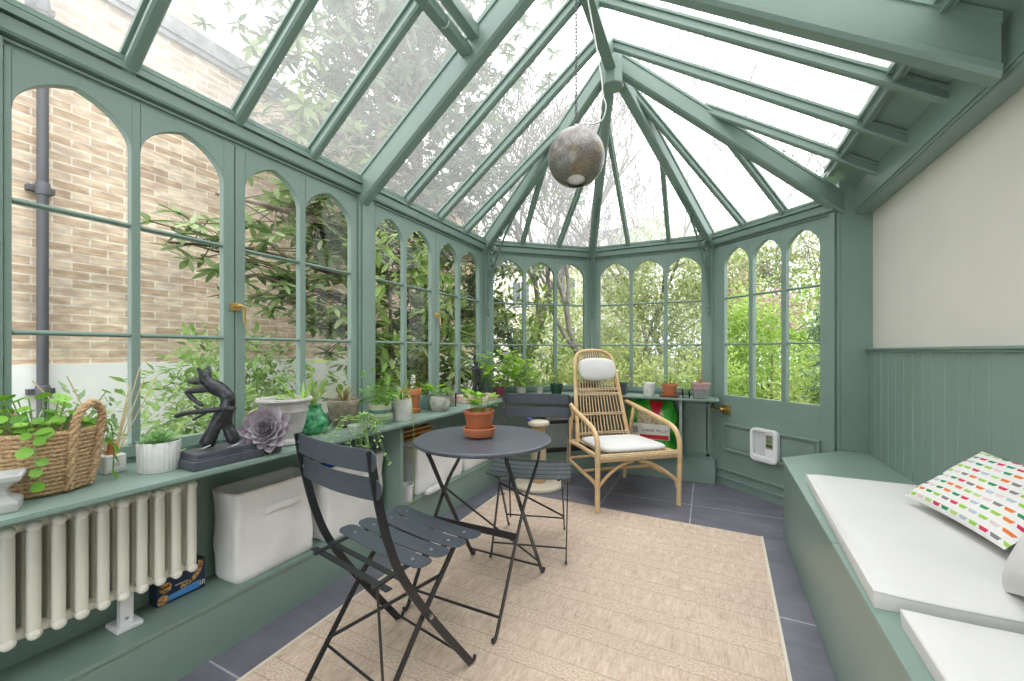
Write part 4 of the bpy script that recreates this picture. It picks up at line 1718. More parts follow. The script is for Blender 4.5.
# bag of pet litter, green and red print
def bag_mat():
    m, nt, b, o = nmat('printed_bag')
    f = noise_tex(nt, coords(nt), 8, 3)
    c = ramp(nt, f, [(.35, (.01, .14, .015)), (.5, (.03, .36, .03)), (.68, (.20, .55, .08))])
    nt.links.new(c, b.inputs['Base Color'])
    b.inputs['Roughness'].default_value = .3
    return m
bg = thing('pet_food_bag', 'green and red printed pet food bag under the bay shelf, behind the rattan armchair', 'bag', S2.at(.58, .12, .2005))
mb = MB()
W = S2
NU, NV = 24, 22
vs, fs = [], []
bu0, bu1, bz0, bz1 = .36, .775, .2015, .672
def bagpt(i, j, side):
    u, v = i / NU, j / NV
    top = max(0, (v - .72) / .28)
    hw = (bu1 - bu0) / 2 * (1 - .22 * top ** 1.5)
    uu = (bu0 + bu1) / 2 + (2 * u - 1) * hw
    th = .075 * (1 - abs(2 * u - 1) ** 3) ** .6 * (1 - top ** 1.3) + .004
    th *= .8 + .2 * min(1, v * 5)
    w = .12 + side * th + .010 * noise.noise(V((uu * 14, v * 7, side * 2))) * (1 if 0 < v < 1 else .3) * min(1, .2 + th * 18)
    return W.at(uu, w, bz0 + (bz1 - bz0) * v)
for side in (1, -1):
    b = len(vs)
    for j in range(NV + 1):
        for i in range(NU + 1):
            vs.append(bagpt(i, j, side))
    for j in range(NV):
        for i in range(NU):
            a = b + j * (NU + 1) + i
            f = (a, a + 1, a + NU + 2, a + NU + 1)
            fs.append(f if side < 0 else f[::-1])
mb.add(vs, fs)
mb.build('sack', bag_mat(), bg, smooth=60)
def patch(name, m, u0, u1, v0, v1, off, shape=None):
    """a printed panel that follows the face of the bag"""
    mb = MB()
    n1, n2 = 12, 8
    vs, fs = [], []
    for j in range(n2 + 1):
        for i in range(n1 + 1):
            s, t_ = i / n1, j / n2
            a, c = u0 + (u1 - u0) * s, v0 + (v1 - v0) * t_
            if shape:
                a, c = shape(s, t_)
            p = bagpt(a * NU, c * NV, 1)
            vs.append(p + W.n * off)
    for j in range(n2):
        for i in range(n1):
            a = j * (n1 + 1) + i
            fs.append((a, a + n1 + 1, a + n1 + 2, a + 1))
    mb.add(vs, fs)
    return mb.build(name, m, bg, smooth=60)
patch('white_panel', mat('bag_white', (.70, .68, .62), .35), .10, .86, .30, .58, .004)
patch('photo_panel', mat('bag_photo', (.55, .47, .30), .35, col2=(.30, .22, .13), vscale=40), .22, .74, .58, .80, .004)
patch('red_band', mat('bag_red', (.55, .015, .03), .35), .28, .84, .31, .385, .007)
patch('red_flag', MATS['bag_red'], 0, 0, 0, 0, .006, shape=lambda s, t_: (.60 + (s - .5) * (.10 + .24 * t_), .74 + .25 * t_))
patch('grey_disc', mat('bag_grey', (.30, .28, .30), .4), .13, .24, .40, .52, .007)
mb = MB()
# short line of dark blue lettering on the white panel
def strokes(mb, u, z, txt, h, w, t=.0035):
    G = {'L': 'V0 H0', 'A': 'D0 D1 H1', 'R': 'V0 H2 H1 v1 D3', 'G': 'V0 H2 H0 v0 h1', 'E': 'V0 H0 H1 H2', 'P': 'V0 H2 H1 v1', 'T': 'V5 H2', 'F': 'V0 H1 H2', 'O': 'V0 V1 H0 H2', 'D': 'V0 V1 H0 H2', ' ': ''}
    x = u
    for chh in txt:
        for s_ in G[chh].split():
            k, n = s_[0], int(s_[1])
            def pp(a, c):
                uu, zz = x + a * w, z + c * h
                i = (uu - bu0) / (bu1 - bu0)
                p = bagpt(i * NU, (zz - bz0) / (bz1 - bz0) * NV, 1) + W.n * .008
                return p
            if k == 'V':
                e = ((0 if n == 0 else 1 if n == 1 else .5))
                mb.bar(pp(e, 0), pp(e, 1), t, .001, W.n)
            elif k == 'v':
                mb.bar(pp(1, .5 if n == 1 else 0), pp(1, 1 if n == 1 else .5), t, .001, W.n)
            elif k == 'H':
                mb.bar(pp(0, n / 2), pp(1, n / 2), t, .001, W.n)
            elif k == 'h':
                mb.bar(pp(.5, .5), pp(1, .5), t, .001, W.n)
            elif k == 'D':
                a, c = {0: ((0, 0), (.5, 1)), 1: ((.5, 1), (1, 0)), 3: ((.4, .5), (1, 0))}[n]
                mb.bar(pp(*a), pp(*c), t, .001, W.n)
        x += w * 1.45
strokes(mb, .500, .412, 'LARGE', .018, .014, .0028)
strokes(mb, .612, .412, 'PELLET', .018, .012, .0024)
mb.build('lettering', mat('navy_print', (.05, .06, .22), .4), bg)

# ================================================================== POTS AND PLANTS ON THE SHELF
SZ = .7155
def strap_plant(mb, c, n, L, w, spread=1., droop=1.1, zr=.0, a0=0, a1=2 * PI):
    for i in range(n):
        a = RND.uniform(a0, a1)
        l = L * RND.uniform(.6, 1.1)
        sp_ = spread * RND.uniform(.35, 1.)
        pts = []
        for k in range(9):
            f = k / 8
            r = l * sp_ * f * .8
            h = l * (f * (1.25 - .5 * sp_) - droop * sp_ * f * f * .9)
            pts.append(V((c[0] + r * math.cos(a), c[1] + r * math.sin(a), c[2] + h)))
        mb.blade(pts, w)

def bushy(mb, st, c, n, R_, H, L, W_, up=.3, seg=3):
    for i in range(n):
        a = RND.uniform(0, 2 * PI)
        r = R_ * math.sqrt(RND.random())
        b = V((c[0] + .35 * r * math.cos(a), c[1] + .35 * r * math.sin(a), c[2]))
        h = H * RND.uniform(.25, 1) * (1 - .35 * (r / R_) ** 2)
        top = V((c[0] + r * math.cos(a), c[1] + r * math.sin(a), c[2] + h))
        if st is not None and i % 2 == 0:
            st.tube([b, b.lerp(top, .5) + ZUP * h * .1, top], .0014, 4)
        aa = a + RND.uniform(-.9, .9)
        mb.leaf(top, (math.cos(aa), math.sin(aa), RND.uniform(-.4, up + .3)), (0, 0, 1), L * RND.uniform(.7, 1.15), W_ * RND.uniform(.7, 1.15), .12, .12, seg=seg)

def rosette(mb, c, axis, R_, layers, nper, wid, thick=.25):
    axis = V(axis).normalized()
    x = axis.orthogonal().normalized()
    y = axis.cross(x)
    for l in range(layers):
        f = l / max(1, layers - 1)
        tilt = math.radians(8 + 62 * f)
        for k in range(nper):
            a = 2 * PI * (k + .5 * (l % 2)) / nper + RND.uniform(-.08, .08)
            rad_ = x * math.cos(a) + y * math.sin(a)
            d = rad_ * math.cos(tilt) + axis * math.sin(tilt)
            nrm = axis * math.cos(tilt) - rad_ * math.sin(tilt)
            L = R_ * (1 - .62 * f)
            mb.leaf(V(c) + axis * R_ * .16 * f, d, nrm, L, wid * (1 - .5 * f), .16, -.12, seg=3)

# pale stone pedestal dish at the edge of the picture
t = thing('stone_urn', 'pale grey stone pedestal dish cut off by the left edge of the picture', 'urn', (-1.53, .33, SZ))
STONE = mat('pale_stone', (.46, .46, .45), .8, var=.15, vscale=10, bmp=.2, bscale=50)
mb = MB()
mb.lathe([(r * .60, z * .98) for r, z in [(0, 0), (.088, 0), (.088, .022), (.070, .030), (.045, .038), (.038, .048), (.044, .058), (.072, .068), (.098, .076), (.102, .090), (.088, .090), (.06, .074), (0, .07)]], (-1.532, .328, SZ), 4, rot=math.radians(25))
mb.build('pedestal_dish', STONE, t, bevel=.004)

# woven basket with trailing round-leaved plant
BX, BY = -1.660, .436
wb_ = thing('planted_basket', 'woven seagrass basket full of round green leaves at the left end of the shelf', 'basket', (BX, BY, SZ))
def seagrass():
    m, nt, b, o = nmat('seagrass_weave')
    v = coords(nt)
    t_ = node(nt, 'ShaderNodeTexCoord')
    s_ = node(nt, 'ShaderNodeSeparateXYZ')
    nt.links.new(t_.outputs['Object'], s_.inputs[0])
    at = node(nt, 'ShaderNodeMath', operation='ARCTAN2')
    nt.links.new(s_.outputs[1], at.inputs[0])
    nt.links.new(s_.outputs[0], at.inputs[1])
    c_ = node(nt, 'ShaderNodeCombineXYZ')
    ml = node(nt, 'ShaderNodeMath', operation='MULTIPLY')
    nt.links.new(at.outputs[0], ml.inputs[0])
    ml.inputs[1].default_value = 14.
    mz = node(nt, 'ShaderNodeMath', operation='MULTIPLY')
    nt.links.new(s_.outputs[2], mz.inputs[0])
    mz.inputs[1].default_value = 170.
    nt.links.new(ml.outputs[0], c_.inputs[0])
    nt.links.new(mz.outputs[0], c_.inputs[1])
    f = noise_tex(nt, c_.outputs[0], 1.0, 3, .6)
    nt.links.new(ramp(nt, f, [(.3, (.24, .13, .06)), (.5, (.50, .33, .18)), (.7, (.68, .50, .31))]), b.inputs['Base Color'])
    b.inputs['Roughness'].default_value = .8
    bump(nt, b, f, .6, .006)
    return m
SEA = seagrass()
mb = MB()
prof = [(0, 0), (.090, 0)]
NC = 15
for k in range(NC):
    for q in range(5):
        a = -PI / 2 + PI * q / 5
        z = .004 + (.166 / NC) * (k + .5 + .5 * math.sin(a))
        r = .094 + .028 * (z / .17) ** .8 + .0045 * math.cos(a)
        prof.append((r, z))
prof += [(.124, .172), (.117, .172), (.100, .03), (0, .02)]
mb.lathe(prof, (BX, BY, SZ), 64)
mb.build('woven_body', SEA, wb_, smooth=50)
mb = MB()
def rope(pts, r, tw=26, strands=3):
    pts = smoothpath(pts, 10)
    n = len(pts)
    for s_ in range(strands):
        out = []
        for i, p in enumerate(pts):
            t_ = (pts[min(n - 1, i + 1)] - pts[max(0, i - 1)]).normalized()
            x = t_.cross(V((.3, .9, .1))).normalized()
            y = t_.cross(x)
            a = tw * i / n + 2 * PI * s_ / strands
            out.append(p + (x * math.cos(a) + y * math.sin(a)) * r)
        mb.tube(out, r * 1.05, 6)
for ang in (math.radians(26), math.radians(206)):
    def hp_(da, z, rr):
        a = ang + da
        return (BX + rr * math.cos(a), BY + rr * math.sin(a), SZ + z)
    mb = MB()
    rope([hp_(-.26, .01, .103), hp_(-.27, .09, .119), hp_(-.27, .17, .130), hp_(-.22, .215, .135), hp_(0, .242, .137), hp_(.22, .215, .135), hp_(.27, .17, .130), hp_(.27, .09, .119), hp_(.26, .01, .103)], .0052, 46)
    mb.build('rope_handle', SEA, wb_, smooth=60)
soil((BX, BY, SZ), .113, .145, wb_)
PILEA = leaf_mat('round_leaf', [(.10, .30, .03), (.20, .46, .04), (.32, .60, .08)], .35, .35)
mb = MB()
st = MB()
for i in range(66):
    a = RND.uniform(0, 2 * PI)
    r = .125 * math.sqrt(RND.random())
    h = RND.uniform(.012, .075) + (.05 if RND.random() < .25 else 0)
    p = V((BX + r * math.cos(a), BY + r * math.sin(a), SZ + .145 + h))
    b = V((BX + r * .55 * math.cos(a), BY + r * .55 * math.sin(a), SZ + .145))
    st.tube([b, b.lerp(p, .6) + ZUP * .008, p], .0016, 4)
    mb.disc_leaf(p, (math.cos(a) * .5 + RND.uniform(-.4, .4), math.sin(a) * .5 + RND.uniform(-.4, .4), 1), RND.uniform(.011, .020))
# the trails that hang over the rim
for a0_, drop, n in ((math.radians(-20), .125, 7), (math.radians(-66), .06, 3), (math.radians(66), .15, 6), (math.radians(96), .06, 3)):
    rr = .134
    prev = V((BX + .112 * math.cos(a0_), BY + .112 * math.sin(a0_), SZ + .175))
    pts = [prev, V((BX + rr * math.cos(a0_), BY + rr * math.sin(a0_), SZ + .165)), V((BX + (rr + .006) * math.cos(a0_), BY + (rr + .006) * math.sin(a0_), SZ + .165 - drop * .5)),
           V((BX + (rr + .004) * math.cos(a0_ + .06), BY + (rr + .004) * math.sin(a0_ + .06), SZ + .165 - drop))]
    sm = smoothpath(pts, 5)
    st.tube(sm, .0016, 4)
    for k in range(n):
        q = sm[min(len(sm) - 1, int((k + 1) / n * (len(sm) - 1)))]
        out = V((math.cos(a0_), math.sin(a0_), 0))
        sd = V((-out.y, out.x, 0)) * RND.uniform(-.018, .018)
        mb.disc_leaf(q + out * .006 + sd, out + V((RND.uniform(-.3, .3), RND.uniform(-.3, .3), .45)), RND.uniform(.011, .019))
mb.build('foliage', PILEA, wb_, smooth=70)
st.build('stems', STEM, wb_)

# reed diffuser
DX, DY = -1.700, .594
df = thing('reed_diffuser', 'square glass reed diffuser with pale label and fan of sticks behind the woven basket', 'diffuser', (DX, DY, SZ))
mb = MB()
mb.box((DX - .027, DY - .027, SZ), (DX + .027, DY + .027, SZ + .058))
mb.build('bottle', mat('frosted_white_glass', (.72, .72, .70), .2), df, bevel=.005)
mb = MB()
mb.lathe([(0, .058), (.016, .058), (.016, .072), (.013, .073), (.013, .094), (0, .094)], (DX, DY, SZ), 16)
mb.build('neck', mat('amber_neck', (.55, .22, .10), .25), df, smooth=40)
mb = MB()
mb.box((DX + .0271, DY - .020, SZ + .012), (DX + .0276, DY + .020, SZ + .046))
lab = mb.build('paper_label', mat('label_paper', (.80, .79, .76), .7), df)
mb = MB()
for y, h in ((-.006, .016), (-.001, .010), (.004, .016), (.006, .004)):
    mb.box((DX + .0277, DY + y, SZ + .023), (DX + .0280, DY + y + .0022, SZ + .023 + h))
mb.build('printed_letters', mat('grey_print', (.35, .33, .36), .6), lab)
REED = mat('reed_stick', (.62, .50, .30), .7)
for dx, dy, h in ((-.03, -.16, .30), (.0, -.10, .31), (.04, .055, .335), (.02, .075, .30), (.05, .095, .30), (-.02, .05, .27), (.03, .03, .24)):
    mb = MB()
    mb.tube([(DX, DY, SZ + .03), (DX + dx, DY + dy, SZ + h)], .0018, 5)
    mb.build('reed', REED, df, smooth=60)

# white ribbed pot with a green rosette
t = thing('potted_succulent', 'green rosette succulent in a white ribbed pot left of the dark sculpture', 'plant', (-1.595, .678, SZ))
mb = MB()
pot(mb, (-1.595, .672, SZ), .053, .056, .094, wall=.006, n=112, mod=lambda a, z: 1 + .018 * math.cos(28 * a))
mb.build('pot', mat('matt_white_ceramic', (.70, .70, .69), .5), t, smooth=50)
soil((-1.595, .672, SZ), .047, .08, t)
SUCC = leaf_mat('succulent_leaf', [(.16, .34, .12), (.26, .48, .18), (.36, .56, .26)], .45, .2)
mb = MB()
rosette(mb, (-1.595, .672, SZ + .088), (.1, -.1, 1), .062, 4, 9, .030)
mb.build('foliage', SUCC, t, smooth=70)
mb = MB()
st = MB()
bushy(mb, st, (-1.665, .745, SZ + .003), 14, .03, .035, .026, .014)
o = mb.build('small_succulent', SUCC, smooth=70)
tag(o, 'tiny green plant on the shelf between the ribbed pot and the dark sculpture', 'plant')

# bronze sculpture on its stepped plinth
scp = thing('sculpture', 'dark bronze long-eared figure carrying a pole on a stepped grey plinth', 'sculpture', (-1.52, .82, SZ))
mb = MB()
mb.box((-1.582, .705, SZ), (-1.460, .930, SZ + .030))
mb.box((-1.573, .714, SZ + .030), (-1.469, .921, SZ + .036))
mb.box((-1.570, .718, SZ + .036), (-1.472, .917, SZ + .052))
mb.build('plinth', mat('grey_slate_plinth', (.075, .08, .10), .45, var=.15, vscale=10), scp, bevel=.003)
BRONZE = mat('dark_bronze', (.035, .037, .042), .33, metal=.35, var=.35, vscale=25, bmp=.9, bscale=24)
def skin_mesh(name, verts, edges, radii, m, parent, sub=2):
    me = bpy.data.meshes.new(name)
    inv = root_matrix(parent).inverted()
    me.from_pydata([tuple(inv @ V(p)) for p in verts], edges, [])
    me.materials.append(m)
    o = bpy.data.objects.new(name, me)
    COL.objects.link(o)
    o.parent = parent
    sk = o.modifiers.new('skin', 'SKIN')
    for i, r in enumerate(radii):
        me.skin_vertices[0].data[i].radius = (r, r)
        me.skin_vertices[0].data[i].use_root = (i == 0)
    sk.use_smooth_shade = True
    ss = o.modifiers.new('sub', 'SUBSURF')
    ss.levels = ss.render_levels = sub
    return o
SC = V((-1.512, .800, SZ + .050))
rx_ = V((.90, .436, 0))
ry_ = V((-.436, .90, 0))
def sp_(a, z, dpt=0.):
    return SC + rx_ * a + ry_ * dpt + ZUP * z
nodes = [(sp_(.014, .112), .022), (sp_(.034, .142), .024), (sp_(.044, .172, -.004), .025), (sp_(.022, .200, -.006), .023), (sp_(-.010, .222, -.006), .017),
         (sp_(-.040, .236, -.006), .018), (sp_(-.070, .229, -.006), .012), (sp_(-.098, .231, -.006), .007),
         (sp_(.002, .080, -.012), .021), (sp_(-.016, .040, -.016), .025), (sp_(-.028, .006, -.016), .030),
         (sp_(.022, .080, .012), .018), (sp_(.036, .042, .018), .021), (sp_(.050, .010, .018), .024),
         (sp_(-.034, .205, -.030), .012), (sp_(-.078, .198, -.036), .013), (sp_(-.052, .172, -.036), .007), (sp_(-.022, .150, -.034), .007),
         (sp_(-.040, .258, -.018), .008), (sp_(-.052, .280, -.022), .005), (sp_(-.034, .258, .006), .009), (sp_(-.042, .284, .010), .005)]
edges = [(0, 1), (1, 2), (2, 3), (3, 4), (4, 5), (5, 6), (6, 7), (0, 8), (8, 9), (9, 10), (0, 11), (11, 12), (12, 13), (4, 14), (14, 15), (15, 16), (16, 17), (5, 18), (18, 19), (5, 20), (20, 21)]
skin_mesh('figure', [n[0] for n in nodes], edges, [n[1] for n in nodes], BRONZE, scp)
mb = MB()
mb.tube(smoothpath([sp_(-.112, .116, -.044), sp_(-.07, .128, -.044), sp_(-.02, .134, -.046), sp_(.03, .140, -.040), sp_(.082, .142, -.030)], 5), [.003] + [.008] * 8 + [.009] * 8 + [.008] * 4, 8)
mb.tube([sp_(-.048, .150, -.04), sp_(-.01, .128, -.046)], .004, 6)
mb.tube([sp_(-.052, .105, -.04), sp_(-.005, .128, -.046)], .004, 6)
mb.sphere(sp_(.050, .143, -.034), (.016, .014, .014), 10, 8)
mb.tube([sp_(.052, .168, -.02), sp_(.050, .145, -.034)], .012, 8)
mb.build('carried_pole', BRONZE, scp, smooth=60)
mb = MB()
for a, dpt in ((-.018, -.036), (.057, -.004)):
    mb.ribbon([sp_(a - .024, .004, dpt), sp_(a, .010, dpt - .006), sp_(a + .022, .020, dpt)], .004, .003, ZUP)
mb.build('pale_foot_edge', mat('pale_metal', (.5, .5, .5), .4, metal=.6), scp)  # pale grey strips along the front of the feet

# mauve rosette succulent
ex, ey = -1.490, .980
t = thing('echeveria', 'large mauve grey rosette succulent in front of the white urn, right of the sculpture', 'plant', (ex, ey, SZ))
mb = MB()
pot(mb, (ex, ey, SZ), .030, .036, .045, wall=.004)
mb.build('pot', mat('charcoal_pot', (.06, .055, .06), .6), t, smooth=40)
ECH = leaf_mat('mauve_leaf', [(.27, .22, .25), (.44, .39, .44), (.60, .57, .62)], .5, .15)
mb = MB()
rosette(mb, (ex - .0, ey - .022, SZ + .084), (.55, -.62, .42), .098, 7, 10, .056)
mb.build('foliage', ECH, t, smooth=70)
mb = MB()
mb.tube([(ex, ey, SZ + .03), (ex, ey - .018, SZ + .084)], .010, 8)
mb.build('stem', STEM, t)

# whitewashed urn
ux, uy = -1.585, 1.095
t = thing('planted_urn', 'big whitewashed flared urn with moulded rim holding low green growth', 'plant pot', (ux, uy, SZ))
WASH = mat('whitewashed_clay', (.52, .50, .48), .85, var=.12, vscale=16, bmp=.15, bscale=70)
mb = MB()
mb.lathe([(r * .90, z * 1.07) for r, z in [(0, 0), (.078, 0), (.084, .006), (.080, .018), (.066, .024), (.068, .032), (.084, .075), (.094, .122), (.098, .126), (.098, .132), (.096, .136), (.103, .158), (.113, .162), (.118, .170),
          (.114, .178), (.106, .178), (.100, .170), (.094, .14), (0, .135)]], (ux, uy, SZ), 48)
mb.build('pot', WASH, t, smooth=40)
soil((ux, uy, SZ), .083, .146, t)
mb = MB()
bushy(mb, None, (ux, uy, SZ + .152), 60, .055, .05, .030, .014, .8)
strap_plant(mb, (ux + .04, uy + .05, SZ + .14), 4, .20, .014, .8, .3, a0=1.9, a1=3.6)
mb.build('foliage', BRIGHT, t, smooth=70)
mb = MB()
mb.tube(smoothpath([(ux + .02, uy - .10, SZ + .155), (ux + .01, uy - .145, SZ + .15), (ux + .0, uy - .165, SZ + .11), (ux + .03, uy - .16, SZ + .07)], 5), .0055, 6)
mb.build('dry_stem', mat('dry_stem', (.42, .35, .25), .8), t, smooth=60)

# green glazed vase with strap leaves
gx, gy = -1.655, 1.285
t = thing('spider_plant', 'green glazed bulbous vase with long strap leaves, beside the whitewashed urn', 'plant', (gx, gy, SZ))
mb = MB()
mb.lathe([(0, 0), (.046, 0), (.060, .012), (.067, .036), (.062, .062), (.048, .090), (.036, .112), (.032, .126), (.037, .134), (.033, .134), (.027, .122), (0, .11)], (gx, gy, SZ), 40)
mb.build('vase', mat('green_glaze', (.004, .10, .04), .15, col2=(.12, .46, .22), vscale=34), t, smooth=60)
VARI = leaf_mat('strap_leaf', [(.20, .36, .08), (.40, .54, .18), (.60, .66, .38)], .45, .3)
mb = MB()
strap_plant(mb, (gx, gy, SZ + .125), 16, .24, .012, .9, .9)
mb.build('foliage', VARI, t, smooth=70)

# woven-look brown bowl pot
bx, by = -1.665, 1.468
t = thing('potted_plant', 'grey brown textured bowl pot with dry spidery leaves next to the window post', 'plant', (bx, by, SZ))
mb = MB()
mb.lathe([(r * .87, z) for r, z in [(0, 0), (.045, 0), (.060, .015), (.078, .06), (.087, .105), (.089, .135), (.084, .139), (.080, .134), (.078, .115), (0, .11)]], (bx, by, SZ), 44, mod=lambda a, z: 1 + .012 * math.sin(18 * a + z * 180))
mb.build('pot', mat('textured_stoneware', (.22, .19, .14), .7, var=.25, vscale=30, bmp=.3, bscale=60), t, smooth=60)
soil((bx, by, SZ), .066, .112, t)
DRY = leaf_mat('dry_leaf', [(.28, .20, .10), (.45, .36, .18), (.38, .42, .16)], .7, .2)
mb = MB()
strap_plant(mb, (bx, by, SZ + .115), 46, .17, .007, 1.0, .9)
mb.build('foliage', DRY, t, smooth=70)
# ferny sprays that hang over the shelf
fx, fy = -1.475, 1.372
t = thing('trailing_fern', 'light green trailing fern spilling over the shelf edge above the chair back', 'plant', (fx, fy, SZ))
mb = MB()
pot(mb, (fx, fy, SZ), .034, .040, .04, wall=.004)
mb.build('pot', mat('pale_glaze', (.45, .52, .48), .3), t, smooth=40)
FERN = leaf_mat('fern_leaf', [(.26, .46, .12), (.42, .62, .24), (.55, .72, .36)], .5, .45)
mb = MB()
st = MB()
for i in range(30):
    a = RND.uniform(-1.9, 1.9)
    L = RND.uniform(.07, .19)
    pts = []
    for k in range(7):
        f = k / 6
        rr = L * f
        x = fx + rr * math.cos(a)
        z = SZ + .045 + .05 * math.sin(min(1, f * 1.3) * PI) - .02 * f
        if x > -1.42:
            z -= (x + 1.42) * 1.5
            x = -1.42 + (x + 1.42) * .55
        pts.append(V((x, fy + rr * math.sin(a) * 1.2, z)))
    st.tube(pts, .001, 4)
    for k in range(1, 7):
        for s in (-1, 1):
            d = (pts[k] - pts[k - 1]).normalized()
            sd = d.cross(ZUP).normalized() * s
            mb.leaf(pts[k], sd + d * .5, ZUP, RND.uniform(.012, .022), RND.uniform(.009, .014), .1)
mb.build('foliage', FERN, t, smooth=70)
st.build('stems', STEM, t)
mb = MB()
mb.lathe([(0, 0), (.026, .002), (.034, .012), (.028, .022), (0, .026)], (-1.50, 1.475, SZ), 20)
tag(mb.build('pebble', mat('sage_pebble', (.36, .42, .38), .7), smooth=60), 'flat pale sage pebble on the shelf in front of the brown bowl pot', 'stone')

# banded pot
sx_, sy_ = -1.570, 1.622
t = thing('potted_plant', 'leafy plant in a round pot banded cream, teal and pale green', 'plant', (sx_, sy_, SZ))
mb = MB()
mats_ = [mat('band_cream', (.58, .57, .42), .35), mat('band_teal', (.13, .27, .24), .35), mat('band_lime', (.36, .46, .22), .35), mat('band_sage', (.25, .36, .20), .35)]
segs = [([(0, 0), (.046, 0), (.050, .004), (.054, .024)], 3), ([(.054, .024), (.056, .040)], 2), ([(.056, .040), (.0575, .056)], 0), ([(.0575, .056), (.0585, .076)], 1), ([(.0585, .076), (.058, .100), (.055, .1055), (.051, .103), (.050, .085), (0, .085)], 0)]
for pr, mi in segs:
    mb.lathe(pr, (sx_, sy_, SZ), 36, mi)
mb.build('pot', mats_, t, smooth=60)
MID = leaf_mat('mid_green_leaf', [(.10, .27, .05), (.20, .42, .08), (.33, .55, .14)], .4, .35)
mb = MB()
st = MB()
bushy(mb, st, (sx_, sy_, SZ + .085), 60, .085, .13, .050, .026, .4)
bushy(mb, st, (sx_ - .03, sy_ + .01, SZ + .12), 34, .085, .20, .042, .020, .6)
mb.build('foliage', MID, t, smooth=70)
st.build('stems', STEM, t)

# grey white cylinder with spider plant and runner
cx_, cy_ = -1.525, 1.745
t = thing('spider_plant', 'spider plant in a marbled grey and white cylinder pot, its runner hanging to the plinth', 'plant', (cx_, cy_, SZ))
mb = MB()
pot(mb, (cx_, cy_, SZ), .050, .052, .118, wall=.006)
mb.build('pot', mat('marbled_ceramic', (.46, .47, .44), .5, col2=(.66, .65, .63), vscale=14), t, smooth=50)
soil((cx_, cy_, SZ), .045, .10, t)
mb = MB()
strap_plant(mb, (cx_, cy_, SZ + .105), 20, .24, .010, 1., 1.05)
run = smoothpath([(cx_, cy_, SZ + .12), (cx_ + .07, cy_ - .03, SZ + .17), (-1.405, 1.690, SZ + .06), (-1.385, 1.675, .62), (-1.40, 1.70, .45), (-1.44, 1.74, .27)], 6)
mb.tube(run, .0018, 5)
e_ = run[-1]
strap_plant(mb, tuple(e_), 9, .045, .006, 1., .8)
mb.build('foliage', VARI, t, smooth=70)

# terracotta pot on a saucer
px_, py_ = -1.662, 1.985
mb = MB()
mb.lathe([(0, 0), (.050, 0), (.054, .006), (.056, .030), (.052, .032), (.046, .012), (0, .010)], (px_, py_, SZ), 32)
tag(mb.build('plant_saucer', TERRA, smooth=40), 'terracotta saucer under the tall terracotta pot on the left shelf', 'saucer')
t = thing('potted_succulent', 'tall terracotta pot with a heavy rim and orange tipped succulents on the left shelf', 'plant', (px_, py_, SZ + .0125))
mb = MB()
pot(mb, (px_, py_, SZ + .0125), .040, .058, .135, rim=.006, rimh=.032)
mb.build('pot', TERRA, t, smooth=40)
soil((px_, py_, SZ + .0125), .05, .115, t)
ORS = leaf_mat('orange_tip_leaf', [(.20, .30, .06), (.42, .32, .08), (.60, .20, .05)], .5, .2)
mb = MB()
for i in range(7):
    a = 2 * PI * i / 7
    rosette(mb, (px_ + .032 * math.cos(a), py_ + .032 * math.sin(a), SZ + .138), (.2 * math.cos(a), .2 * math.sin(a), 1), .024, 3, 7, .011)
mb.build('foliage', ORS, t, smooth=70)

# teal pot
t = thing('potted_plant', 'small teal pot just behind the tall terracotta pot', 'plant', (-1.665, 2.145, SZ))
mb = MB()
pot(mb, (-1.665, 2.145, SZ), .044, .052, .088, wall=.005)
mb.build('pot', mat('teal_glaze', (.20, .34, .30), .35), t, smooth=50)
mb = MB()
bushy(mb, None, (-1.665, 2.145, SZ + .07), 26, .05, .10, .045, .018, .5)
mb.build('foliage', MID, t, smooth=70)

# rough stone pot with a bright succulent
t = thing('potted_succulent', 'bright green broad leaved plant in a rough white stone pot', 'plant', (-1.545, 2.12, SZ))
mb = MB()
mb.lathe([(0, 0), (.048, 0), (.060, .020), (.068, .05), (.064, .080), (.056, .096), (.048, .096), (.046, .08), (0, .075)], (-1.545, 2.12, SZ), 26, mod=lambda a, z: 1 + .06 * noise.noise(V((math.cos(a) * 2.4, math.sin(a) * 2.4, z * 40))))
mb.build('pot', mat('rough_white_stone', (.50, .49, .44), .9, col2=(.30, .30, .26), vscale=30, bmp=.5, bscale=45), t, smooth=50)
mb = MB()
st = MB()
bushy(mb, st, (-1.555, 2.11, SZ + .085), 30, .065, .10, .062, .040, .5)
mb.build('foliage', BRIGHT, t, smooth=70)
st.build('stems', STEM, t)

# glass of dry sticks
t = thing('glass_tumbler', 'clear tumbler of dark and pale sticks right of the rough stone pot', 'glass', (-1.60, 2.335, SZ))
TUMB = glass_mat('tumbler_glass', (.93, .95, .95), 0., 1.)
mb = MB()
mb.lathe([(0, 0), (.032, 0), (.036, .09), (.034, .09), (.030, .004), (0, .004)], (-1.60, 2.335, SZ), 24)
mb.build('tumbler', TUMB, t, smooth=40)
mb = MB()
for i in range(9):
    a = 2 * PI * i / 9
    mb.tube([(-1.60 + .015 * math.cos(a), 2.335 + .015 * math.sin(a), SZ + .005), (-1.60 + .034 * math.cos(a + 1), 2.335 + .034 * math.sin(a + 1), SZ + .12 + .03 * (i % 3))], .002, 4)
mb.build('sticks', mat('dry_stick', (.30, .26, .2), .8, col2=(.66, .62, .55), vscale=60), t)
